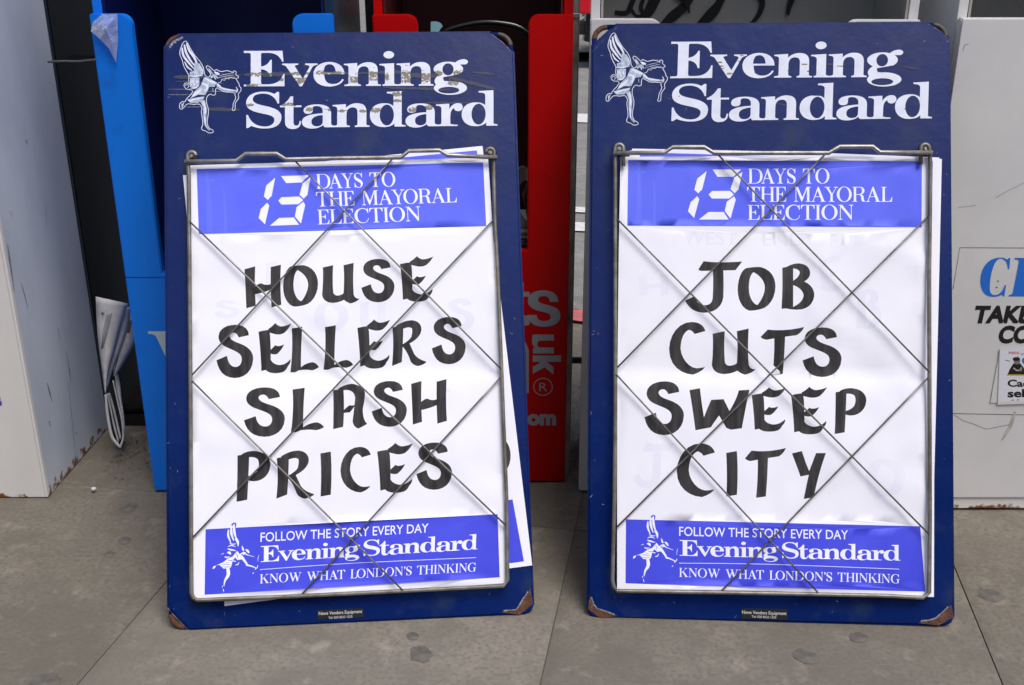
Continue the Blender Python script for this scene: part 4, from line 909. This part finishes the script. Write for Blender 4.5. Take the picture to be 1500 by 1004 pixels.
# red box
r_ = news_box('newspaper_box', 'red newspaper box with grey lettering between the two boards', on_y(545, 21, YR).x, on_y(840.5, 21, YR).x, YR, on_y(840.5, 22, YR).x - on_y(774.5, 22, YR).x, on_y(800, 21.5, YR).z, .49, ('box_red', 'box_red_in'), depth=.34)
pr = Print()
q = lambda x, y: (765 + x / 4.18, 400 + y / 4.18)
def grey(loops): pr.add('box_grey_print', [l / 4.18 + [765, 400] for l in loops])
grey(svg("M222 178H170Q165 142 135 142C110 142 97 150 97 165C97 182 120 190 160 198C210 210 234 228 234 262C234 305 195 330 135 330C75 330 38 308 32 258H88C92 285 108 295 135 295C160 295 175 286 175 270C175 252 155 245 115 236C60 224 34 205 34 168C34 130 75 107 130 107C190 107 220 135 222 178Z"))
grey(svg("M-60 60H8V116H44V146H8V250Q8 262 28 262L44 258V318Q10 328 -20 320Q-60 310 -60 270Z"))
grey(svg("M64 378H194V415H115C98 415 92 424 92 436C92 450 100 457 118 457H194V494H66V460H80C66 450 60 438 60 420C60 400 64 378 64 378Z"))
grey(svg("M64 506H238V545H150L192 578V624L138 578L64 618V575L108 552L104 545H64Z"))
grey(svg("M-30 400Q30 410 40 480V736H22V500Q20 440 -30 430Z"))
grey([ell(127, 698, 60, 55, 40), ell(127, 698, 54, 49, 40)])
pr.add('box_grey_print', fit_line(sans('R', .0), q(104, 724), q(154, 724), 54 / 4.18, .73))
pr.add('box_grey_print', fit_line(sans('om', .055), q(30, 928), q(208, 928), 70 / 4.18, .56))
pr.add('box_grey_print', fit_line(sans('c', .055), q(-60, 928), q(16, 928), 70 / 4.18, .56))
box_print('lettering', pr, YR, r_)
# handle bar of the red box and a scrap, papers inside
arc = [on_y(x, y, 1.955) for x, y in catmull([(640, 64), (655, 46), (690, 36), (720, 34), (755, 39), (775, 50), (782, 60)], 4)]
o = tube('paper_retainer', [r_.matrix_world.inverted() @ p for p in arc], .0075, 'black_gloss', r_)
P = svg("M631 72V32Q646 30 648.5 39Q640 46 636 72Z")[0]; c = on_y(638, 44, 1.93)
vs = [on_y(x, y, 1.93) - c for x, y in P] + [on_y(x, y, 1.931) - c for x, y in P]; n = len(P)
o = mesh('card_scrap', vs, [tuple(range(n)), tuple(range(2 * n - 1, n - 1, -1))] + [(i, (i + 1) % n, (i + 1) % n + n, i + n) for i in range(n)], 'city_blue'); o.location = c
M['card'] = mat('card', (.22, .42, .50), .5); o.data.materials.clear(); o.data.materials.append(M['card'])
setp(o, 'pale blue card scrap standing inside the red box above the left board', 'card scrap')
def paper_stack(x0, x1, y0, y1, Yd, n, label):
    a = on_y(x0, y0, Yd); b2 = on_y(x1, y1, Yd); root = empty('newspaper_stack', Matrix.Translation((a.x, Yd, b2.z)), label=label, cat='newspapers')
    h = (a.z - b2.z) / n
    for i in range(n): box('folded_paper', -.20 + random.uniform(-.003, .003), b2.x - a.x + random.uniform(-.004, .002), random.uniform(0, .006), .2, i * h + .0008, (i + 1) * h - .0012, 'newsprint', root, bevel=min(.003, h * .3))
paper_stack(757, 773, 340, 392, 1.94, 9, 'pile of folded newspapers on the shelf inside the red box')
# a rolled paper and a propped one above the pile
def loft(rows, m, name, label=None, cat=None, thick=.0006, parent=None):
    vs = [v for r in rows for v in r]; w = len(rows[0]); fs = []
    for i in range(len(rows) - 1):
        for j in range(w - 1): fs.append((i * w + j, i * w + j + 1, (i + 1) * w + j + 1, (i + 1) * w + j))
    c = sum(vs, Vector()) / len(vs)
    off = Vector((0, 0, 0)) if parent else c
    o = mesh(name, [v - off for v in vs], fs, m, parent, smooth=True)
    if not parent: o.location = c
    md = o.modifiers.new('t', 'SOLIDIFY'); md.thickness = thick
    if label: setp(o, label, cat)
    return o
rows = []
for t in np.linspace(0, 1, 9):
    a = t * math.pi * 1.5
    rows.append([on_y(766 - 9 * math.cos(a) + dx * .2, 262 - 20 * math.sin(a * .8) + t * 16 + dx, 1.95 + dx * .002) for dx in (-5, 0, 8, 16)])
loft(rows, 'newsprint', 'curled_newspaper', 'curled newspaper inside the red box beside the edge of the left board', 'newspaper')
rows = [[on_y(758 + t * 15 + s * 1.5, 306 + t * 20 + s * 44, 1.96 + .03 * s) for t in (0, .33, .66, 1)] for s in (0, .3, .6, 1)]
loft(rows, 'newsprint', 'propped_newspaper', 'newspaper propped above the pile inside the red box', 'newspaper')
# pale box behind the right board
w1 = news_box('newspaper_box', 'pale metal newspaper box with black scrawl inside, behind the right board', on_y(865, 28, YW).x, on_y(1350, 26, YW - .035).x, YW, on_y(969, 28, YW).x - on_y(865, 28, YW).x, on_y(920, 27.5, YW).z, .50, ('box_white', 'inner_grey'), depth=.24, yaw=R(-4))
pr = Print()
kk = 1500 / 640
def scr(P, w): pr.add('black', [ribbon([(860 + x / kk, y / kk) for x, y in P], [v / kk for v in w])], nonzero=True)
scr([(95, 44), (135, 45), (150, 20), (165, -20)], [16, 18, 18, 18]); scr([(150, 30), (170, 55), (200, 50), (230, -20)], [12, 10, 22, 20]); scr([(200, -20), (185, 30), (215, 52), (250, -20)], [14, 14, 14, 22])
scr([(250, 90), (290, 60), (335, 20), (365, -25)], [8, 34, 30, 24]); scr([(370, 95), (420, 55), (455, 10), (470, -30)], [10, 36, 26, 20]); scr([(440, -10), (500, -25)], [12, 20]); scr([(560, -30), (600, 0), (590, 50), (550, 95)], [24, 20, 16, 8]); scr([(705, -10), (692, 30), (690, 52)], [24, 16, 10]); scr([(300, -10), (340, 10), (350, 45)], [10, 16, 8])
for i_, lay in enumerate(pr.layers):
    p1 = Print(); p1.layers = [lay]
    def on_back(x, y, d=.24 - .0175 - .0006 * i_):
        im_ = w1.matrix_world.inverted(); a_ = im_ @ CAM; b_ = im_.to_3x3() @ ray(x, y); return a_ + b_ * ((d - a_.y) / b_.y)
    W_, T, st, names = p1.build('scrawl', on_back)
    mesh('scrawl_stroke', W_, [tuple(t) for t in T], names, w1, mi=[int(v) for v in st])
# right white box
XL2 = on_y(1409, 27, Y2).x
w2 = news_box('newspaper_box', 'white newspaper box with blue and black lettering at the right edge of the photo', XL2, XL2 + .52, Y2, .135, on_y(1420, 26.5, Y2).z, .52, ('white_rusty', 'inner_grey'), depth=.36, side_l='box_white')
w2c = Vector((XL2 + .26, Y2, 0))
# its front opening starts further in: full-height front plate over the opening's lower part
zt = on_y(1420, 26.5, Y2).z; box('display_plate', -.2595, .2595, -.0035, -.0005, .03, zt - .001, 'box_white', w2)
pr = Print()
ln_ = lambda P, w=.7: pr.add('line_grey', [ribbon(P, w, smooth=False)], nonzero=True)
ln_([(1396, 424), (1406, 363), (1500, 363.5), (1560, 364)], .8); ln_([(1396, 606), (1500, 608), (1560, 609)], .8)
Q = lambda x, y: (1395 + x / 3.857, 350 + y / 3.857)
cit = [l / 3.857 + [1395, 350] for l in svg("M328 108L322 172H314C312 135 300 114 270 112C235 114 210 215 212 285C214 312 228 320 245 318C270 314 285 295 296 262H304L294 326H288L280 316Q255 330 225 328C180 326 158 290 158 235C160 160 205 106 272 106C290 106 300 112 310 118L320 108Z")]
setp(box_print('outline_print', pr, Y2, w2, off=.0038), kind='stuff'); pr = Print()
pr.add('city_blue', cit); box_print('blue_letter', pr, Y2, w2, off=.0038); pr = Print()
pr.add('city_blue', [l / 3.857 + [1395, 350] for l in svg("M352 108H470L468 116Q448 118 444 130L408 306Q408 316 424 318L422 326H318L320 318Q336 316 342 304L376 130Q378 118 350 116Z")])
box_print('blue_letter', pr, Y2, w2, off=.0038); pr = Print()
pr.add('black', fit_line(aff(sans('TAKE', .05), 1, 1, 0, 0, -.22), Q(128, 472), Q(455, 472), 96 / 3.857, .75))
pr.add('black', fit_line(aff(sans('COPY', .052), 1, 1, 0, 0, -.22), Q(262, 585), Q(600, 585), 96 / 3.857, .75))
box_print('black_lettering', pr, Y2, w2, off=.0038); pr = Print()
for (x, y) in ((1462, 412), (1460, 421)): pr.add('line_grey', [ell(x, y, 1.6, .8, 8)])
ln_([(1398, 608), (1410, 616), (1428, 622), (1445, 629), (1460, 626), (1480, 622)], .5)
M['smear'] = mat('smear', (.36, .345, .32), .7, col2=(.5, .49, .47), scale=60); pr.add('smear', [ribbon([(1487, 603), (1480, 625), (1468, 645)], [3, 5, 2])], nonzero=True)
ln_([(1458, 290), (1474, 281), (1500, 268)], .35); ln_([(1411, 74), (1413, 66), (1419, 64)], .5); ln_([(1404, 304), (1430, 301)], .35)
setp(box_print('scratches', pr, Y2, w2, off=.0040), kind='stuff')
# small picture bill stuck on it
root = empty('sticker_bill', Matrix.Translation(on_y(1461, 594, Y2 - .004)), label='small picture bill stuck under the black lettering on the white box at the right edge', cat='sticker')
pr = Print()
pr.add('box_white', [np.array([Q(268, 620), Q(470, 625), Q(470, 932), Q(256, 938)])]); pr.add('paper_old', [np.array([Q(272, 626), Q(470, 628), Q(470, 915), Q(262, 920)])])
pr.add('road_red', fit_line(sans('INSIDE', .04), Q(318, 651), Q(378, 652), 14 / 3.857, .73)); pr.add('black', fit_line(sans('your', .03), Q(386, 654), Q(440, 655), 9 / 3.857, .73))
pr.add('line_grey', svg("M0 0Z") or [ell(*Q(362, 745), 8, 8)]) if False else pr.add('black', [np.array([Q(312, 768), Q(325, 735), Q(345, 705), Q(385, 705), Q(405, 730), Q(412, 768)])])
pr.add('scuff', [ell(*Q(365, 690), 5, 5.5)]); pr.add('black', [ell(*Q(362, 680), 5.5, 3)]); pr.add('black', [ribbon([Q(300, 686), Q(325, 692)], 1)]); pr.add('black', [ribbon([Q(370, 662), Q(372, 680)], .9)])
pr.add('label_white', [ribbon([Q(345, 730), Q(370, 745), Q(392, 728)], 1.6)], nonzero=True); pr.add('scuff', [ell(*Q(385, 742), 2.5, 2)])
M['ochre'] = mat('ochre', (.45, .33, .04), .6); pr.add('ochre', [ribbon([Q(308, 770), Q(430, 770)], 2, smooth=False)], nonzero=True)
pr.add('city_blue', [ell(*Q(412, 690), 5, 5)])
pr.add('black', fit_line(sans('Cac', .035), Q(312, 835), Q(432, 836), 40 / 3.857, .73)); pr.add('black', fit_line(sans('sell', .04), Q(312, 895), Q(428, 893), 46 / 3.857, .75))
pr.add('black', [np.array([Q(330, 914), Q(342, 908), Q(350, 914)]), np.array([Q(362, 913), Q(372, 906), Q(378, 913)])])
W_, T, st, names = pr.build('bill', lambda x, y: on_y(x, y, Y2 - .0060) - root.matrix_world.translation); T = [tuple(t) for t in T]
mesh('sheet_face', W_, T, names, root, mi=[int(v) for v in st])
a = on_y(*Q(262, 622), Y2 - .0045) - root.matrix_world.translation; c_ = on_y(*Q(470, 935), Y2 - .0045) - root.matrix_world.translation
box('sheet_backing', a.x + .0022, c_.x, -.001, .0035, c_.z + .003, a.z - .0015, 'box_white', root, bevel=0)
# grey box at the left edge
gx = on_y(70, 730, YG).x
root = empty('newspaper_box', Matrix.Translation((gx - .2, YG, 0)), label='large grey newspaper box with rusted foot at the left edge of the photo', cat='newspaper box', group='newspaper boxes along the kerb')
box('front_panel', -.2, .196, 0, .01, .002, 1.24, 'white_rusty', root)
box('side_panel', .190, .200, .0105, .36, .001, 1.24, 'grey_rusty', root)
box('side_panel', -.2, -.19, .0105, .36, .001, 1.24, 'grey_rusty', root); box('back_panel', -.189, .189, .35, .36, .003, 1.24, 'box_grey', root); box('roof', -.2, .2, 0, .36, 1.241, 1.26, 'box_white', root)
def on_x(x, y, X):
    d = ray(x, y); return CAM + d * (X / d.x)
pr = Print(); M['scuff_dark'] = mat('scuff_dark', (.16, .17, .21), .6, col2=(.3, .33, .38), scale=60); sr = lambda P, w: pr.add('scuff_dark', [ribbon(P, w)], nonzero=True)
for P, w in (([(11, 358), (15, 385), (21, 428)], [1, 2.6, .6]), ([(31, 415), (36, 432), (41, 452)], [.5, 1.2, .4]), ([(69, 560), (72, 572), (77, 590)], [.6, 2.2, .5]), ([(72, 617), (74, 626)], [1.8, .8]), ([(97, 515), (102, 545), (104, 560)], [.5, 1.4, .5]),
             ([(58, 640), (60, 660)], [.8, .5]), ([(38, 205), (40, 212)], [2.2, 1.4]), ([(15, 310), (18, 318)], [.9, .5]), ([(100, 560), (106, 620), (112, 680)], [.5, .7, .4]), ([(111, 634), (112, 636)], [1.6, 1.4]), ([(66, 300), (69, 330)], [.4, .6]), ([(85, 480), (88, 500)], [.8, .3])): sr(P, w)
gX = gx + .0005; W_, T, st, names = pr.build('scratches', lambda x, y: root.matrix_world.inverted() @ on_x(x, y, gX))
setp(mesh('scratches', W_, [tuple(t) for t in T], names, root, mi=[int(q_) for q_ in st]), kind='stuff')
M['trim_beige'] = mat('trim_beige', (.20, .18, .15), .6); box('edge_trim', .1935, .2025, .3605, .372, .002, .86, 'trim_beige', root)
box('corner_trim', .1965, .2015, -.0015, .010, .003, 1.24, 'white_rusty', root)
M['purple'] = mat('purple', (.12, .03, .35), .5); pr = Print(); pr.add('purple', svg("M-40 582H0.5V588H2.5V594.5H-3V590H-40Z")); box_print('print_mark', pr, YG, root)
pr = Print(); 
# black box set back between grey and blue
root = empty('newspaper_box', Matrix.Translation((-.79 * 1.086, 2.12, 0)), label='glossy black newspaper box set back between the grey and the blue box', cat='newspaper box', group='newspaper boxes along the kerb')
box('front_panel', -.092, .14, 0, .02, .045, 1.25, 'black_gloss', root, bevel=.004); box('body', -.086, .128, .0205, .3, .03, 1.25, 'black', root); box('foot', -.08, .12, .01, .29, 0, .0295, 'black', root)
box('corner_strip', -.0885, -.078, -.004, -.0002, .05, 1.25, 'mottle', root); box('corner_strip', -.062, -.056, -.004, -.0002, .05, 1.25, 'mottle', root)
# grey cable across it
P = [on_y(x, y, 2.07) for x, y in ((70, 91), (93, 90), (115, 90.5), (138, 88), (160, 86))]; c = P[2].copy()
o = tube('cable', [p - c for p in P], .0024, 'cable', seg=6); o.location = c; setp(o, 'thin grey cable running across the black box beside the grey one', 'cable')
# newspaper slumped against the grey box
root = empty('slumped_newspaper', Matrix.Translation((-.87, 1.95, .02)), label='folded newspaper slumped between the grey box and the blue box', cat='newspaper')
im = root.matrix_world.inverted()
def page(Ls, Rs, Yd, bow, m='newsprint', name='page'):
    Ls = catmull(Ls, 4); Rs = catmull(Rs, 4); rows = []
    for i, (a, b2) in enumerate(zip(Ls, Rs)):
        rows.append([im @ on_y(a[0] + (b2[0] - a[0]) * t, a[1] + (b2[1] - a[1]) * t, Yd - bow * math.sin(math.pi * t)) for t in np.linspace(0, 1, 6)])
    return loft(rows, m, name, parent=root, thick=.0005)
z = lambda x, y: (130 + x / 3.86, 410 + y / 3.86)
page([z(40, 95), z(50, 300), z(68, 450), z(82, 560), z(92, 640)], [z(225, 135), z(185, 250), z(150, 380), z(112, 520), z(98, 640)], 1.9277, .012)
page([z(170, 170), z(150, 300), z(120, 430), z(100, 540), z(98, 600)], [z(238, 150), z(225, 250), z(185, 380), z(135, 510), z(108, 610)], 1.9439, .01)
page([z(205, 160), z(190, 260), z(165, 370), z(145, 470), z(140, 545)], [z(272, 190), z(268, 330), z(225, 420), z(180, 500), z(150, 545)], 1.9548, .01)
page([z(215, 180), z(200, 260), z(175, 370), z(155, 470), z(140, 535)], [z(228, 180), z(212, 260), z(184, 370), z(161, 470), z(144, 535)], 1.9461, .0, 'line_grey', 'dark_fold')
page([z(228, 230), z(215, 300)], [z(250, 225), z(232, 300)], 1.9331, 0, 'line_grey', 'picture_edge')
page([z(90, 650), z(98, 760), z(120, 880), z(150, 930), z(172, 948)], [z(101, 645), z(114, 760), z(137, 880), z(168, 925), z(184, 950)], 1.9222, .002)
page([z(182, 950), z(198, 900), z(192, 800), z(165, 680), z(140, 570)], [z(176, 935), z(190, 890), z(184, 800), z(158, 680), z(134, 570)], 1.9385, .002)
page([z(102, 645), z(118, 720), z(140, 830), z(165, 920)], [z(108, 640), z(126, 720), z(150, 830), z(172, 915)], 1.9548, .002)
page([z(110, 640), z(132, 720), z(158, 830), z(176, 905)], [z(120, 640), z(144, 720), z(170, 830), z(184, 895)], 1.9602, .002)
page([z(150, 540), z(155, 620), z(172, 690), z(185, 770), z(196, 840)], [z(165, 530), z(178, 600), z(186, 680), z(200, 770), z(206, 860)], 1.9657, .004)
page([z(96, 620), z(104, 740), z(126, 860), z(168, 935)], [z(150, 560), z(178, 700), z(196, 820), z(190, 920)], 1.995, 0, 'black', 'loop_dark_fill')  # black sheet added to paint the dark inside of the loop
for i in range(4):
    P = [z(128 - i * 9 + 1, 190 + i * 3), z(105 - i * 8, 290), z(78 - i * 2.5, 390)]
    tube('text_line', [im @ on_y(p[0], p[1], 1.9141) for p in P], .0005, 'news_text', root, seg=4)
o = mesh('print_dot', [im @ on_y(*(np.array(z(78, 192)) + 2.2 * np.array([math.cos(a), math.sin(a)])), 1.9157) for a in np.linspace(0, 5.8, 12)], [tuple(range(12))], 'news_text', root)

# steel post between red and pale box, black strap
Yp = 1.885
a = on_y(840, 5, Yp); b2 = on_y(848.5, 5, Yp)
root = empty('steel_post', Matrix.Translation(((a.x + b2.x) / 2, Yp, 0)), label='thin steel upright between the red box and the pale metal box', cat='post')
hw = (b2.x - a.x) / 2; box('upright', -hw, hw, 0, .028, .001, 1.25, 'steel_post', root); box('edge_bead', -hw - .0012, -hw + .0012, -.002, .001, .004, 1.25, 'trim_beige', root, bevel=0); box('edge_bead', hw - .0010, hw + .0014, -.002, .001, .004, 1.25, 'trim_beige', root, bevel=0)
box('bracket', -hw - .001, hw + .001, -.003, .029, .905, .912, 'chrome', root, bevel=.001)
a = on_y(830, 525, 1.89); b2 = on_y(862, 533, 1.89); c = (a + b2) / 2
o = box('strap', a.x - c.x, b2.x - c.x, 0, .008, b2.z - c.z, a.z - c.z, 'black', bevel=.001); o.location = c; setp(o, 'short black strap tying the steel upright to the pale metal box', 'strap')

a = on_y(534.5, 10, 1.95); b2 = on_y(546, 10, 1.95)
o = box('post', a.x - b2.x, 0, 0, .03, 0, 1.25, 'black'); o.location = (b2.x, 1.95, 0); setp(o, 'thin black upright in the gap between the blue and the red box', 'post')
# ------------------------------------------------------------------ parked cars across the road
def car(loc, rot, label, bodym, tail_red=True):
    mt = SM @ Matrix.Translation(loc) @ Matrix.Rotation(rot, 4, 'Z')
    root = empty('parked_car', mt, label=label, cat='car', group='cars parked across the road')
    L_, Wd = 4.2, 1.7
    prof = [(-2.1, .30), (-2.08, .62), (-1.98, .92), (-1.75, 1.02), (-1.35, 1.40), (-.2, 1.45), (.55, 1.30), (1.05, .98), (1.85, .84), (2.08, .62), (2.1, .32), (1.8, .22), (-1.8, .22)]
    n = len(prof); vs = []
    for s_, k in ((-1, 1), (-1, .0), (1, .0), (1, 1)):
        for x, z_ in prof:
            ins = .16 * max(0, (z_ - .95) / .5); hw_ = Wd / 2 - ins - (.05 if k == 1 else 0); vs.append((x * (.985 if k == 1 else 1), s_ * (hw_ + (0 if k == 1 else -.06)), z_ if k == 1 else z_ + .0))
    # simple shell: side outline, shoulder, other side
    vs = [];
    for y_, sc in ((-Wd / 2 + .02, .985), (-Wd / 2 + .14, 1.0), (Wd / 2 - .14, 1.0), (Wd / 2 - .02, .985)):
        for x, z_ in prof:
            ins = .17 * max(0, (z_ - .95) / .5); vs.append((x * sc, y_ * (1 - ins), z_ if 0 < abs(y_) < Wd / 2 - .1 else .22 + (z_ - .22) * .97))
    fs = [tuple(range(n)), tuple(range(4 * n - 1, 3 * n - 1, -1))]
    for a in range(3): fs += [(a * n + i, (a + 1) * n + i, (a + 1) * n + (i + 1) % n, a * n + (i + 1) % n) for i in range(n)]
    mesh('body', vs, fs, bodym, root, smooth=False)
    for s_ in (-1, 1):
        for q in ([(-1.3, .99), (-1.05, 1.32), (-.3, 1.37), (-.3, .99)], [(-.22, .99), (-.22, 1.37), (.45, 1.24), (.85, .97)]):
            vs = [(x, s_ * (Wd / 2 * (1 - .17 * max(0, (z_ - .95) / .5)) + .004), z_) for x, z_ in q]; mesh('window', vs, [(0, 1, 2, 3)], 'glass_dark', root)
        for x in (-1.3, 1.3):
            vs, fs = tube_geo([(x, s_ * .70, .31), (x, s_ * .86, .31)], .31, 24); w_ = mesh('wheel', vs, fs, 'tyre', root, smooth=False)
            vs, fs = tube_geo([(x, s_ * .865, .31), (x, s_ * .875, .31)], .19, 20); mesh('rim', vs, fs, 'chrome', w_)
        box('tail_light', -2.13, -2.0, s_ * .72 - .12, s_ * .72 + .12, .58, .84, 'red_lamp', root, bevel=.02)
        box('headlight', 1.98, 2.12, s_ * .62 - .15, s_ * .62 + .15, .55, .70, 'chrome', root, bevel=.02)
    box('bumper', -2.16, -2.05, -.8, .8, .36, .50, 'black', root, bevel=.02); box('number_plate_recess', -2.165, -2.158, -.26, .26, .52, .62, 'inner_grey', root, bevel=0)
    vs, fs = tube_geo([(-2.18, .5, .28), (-2.0, .5, .28)], .04, 12); mesh('exhaust', vs, fs, 'chrome', root)
    return root
inv = SM.inverted()
p = inv @ on_z(862, 100, -.13); car((p.x + 2.02, p.y + .75, -.132), 0, 'black car across the road glimpsed between the red and the pale box', 'black_gloss')
p = inv @ on_z(86, 88, -.13); car((p.x - 1.7, p.y + .75, -.132), math.pi, 'dark car with red tail lamp across the road glimpsed beside the grey box', 'black_gloss')
# low building added out of view to darken what the lower, glossy boards mirror
kr = empty('reflection_backdrop', Matrix.Translation((0, -4.6, 0)), label='unseen low brick building added to darken what the boards mirror', cat='reflection_backdrop')
box('wall', -6, 6, -2.4, 0, 0, 3.0, 'brick', kr); box('roof', -6.15, 6.15, -2.5, .15, 3.003, 3.18, 'inner_grey', kr)
for i in range(4):
    w_ = box('window', -5.2 + i * 2.8, -3.4 + i * 2.8, .003, .05, .9, 2.4, 'inner_grey', kr); box('pane', -5.12 + i * 2.8, -3.48 + i * 2.8, .052, .056, .98, 2.32, 'glass_dark', w_)
# far kerb and building across the street closes the view at eye level and above
far = quad_sheet('far_pavement', -60, 60, KERB + 9.5, KERB + 13, -.02, 'kerb'); setp(far, kind='structure')
print('objects', len(bpy.data.objects), 'tris', sum(len(o.data.polygons) for o in bpy.data.objects if o.type == 'MESH'))
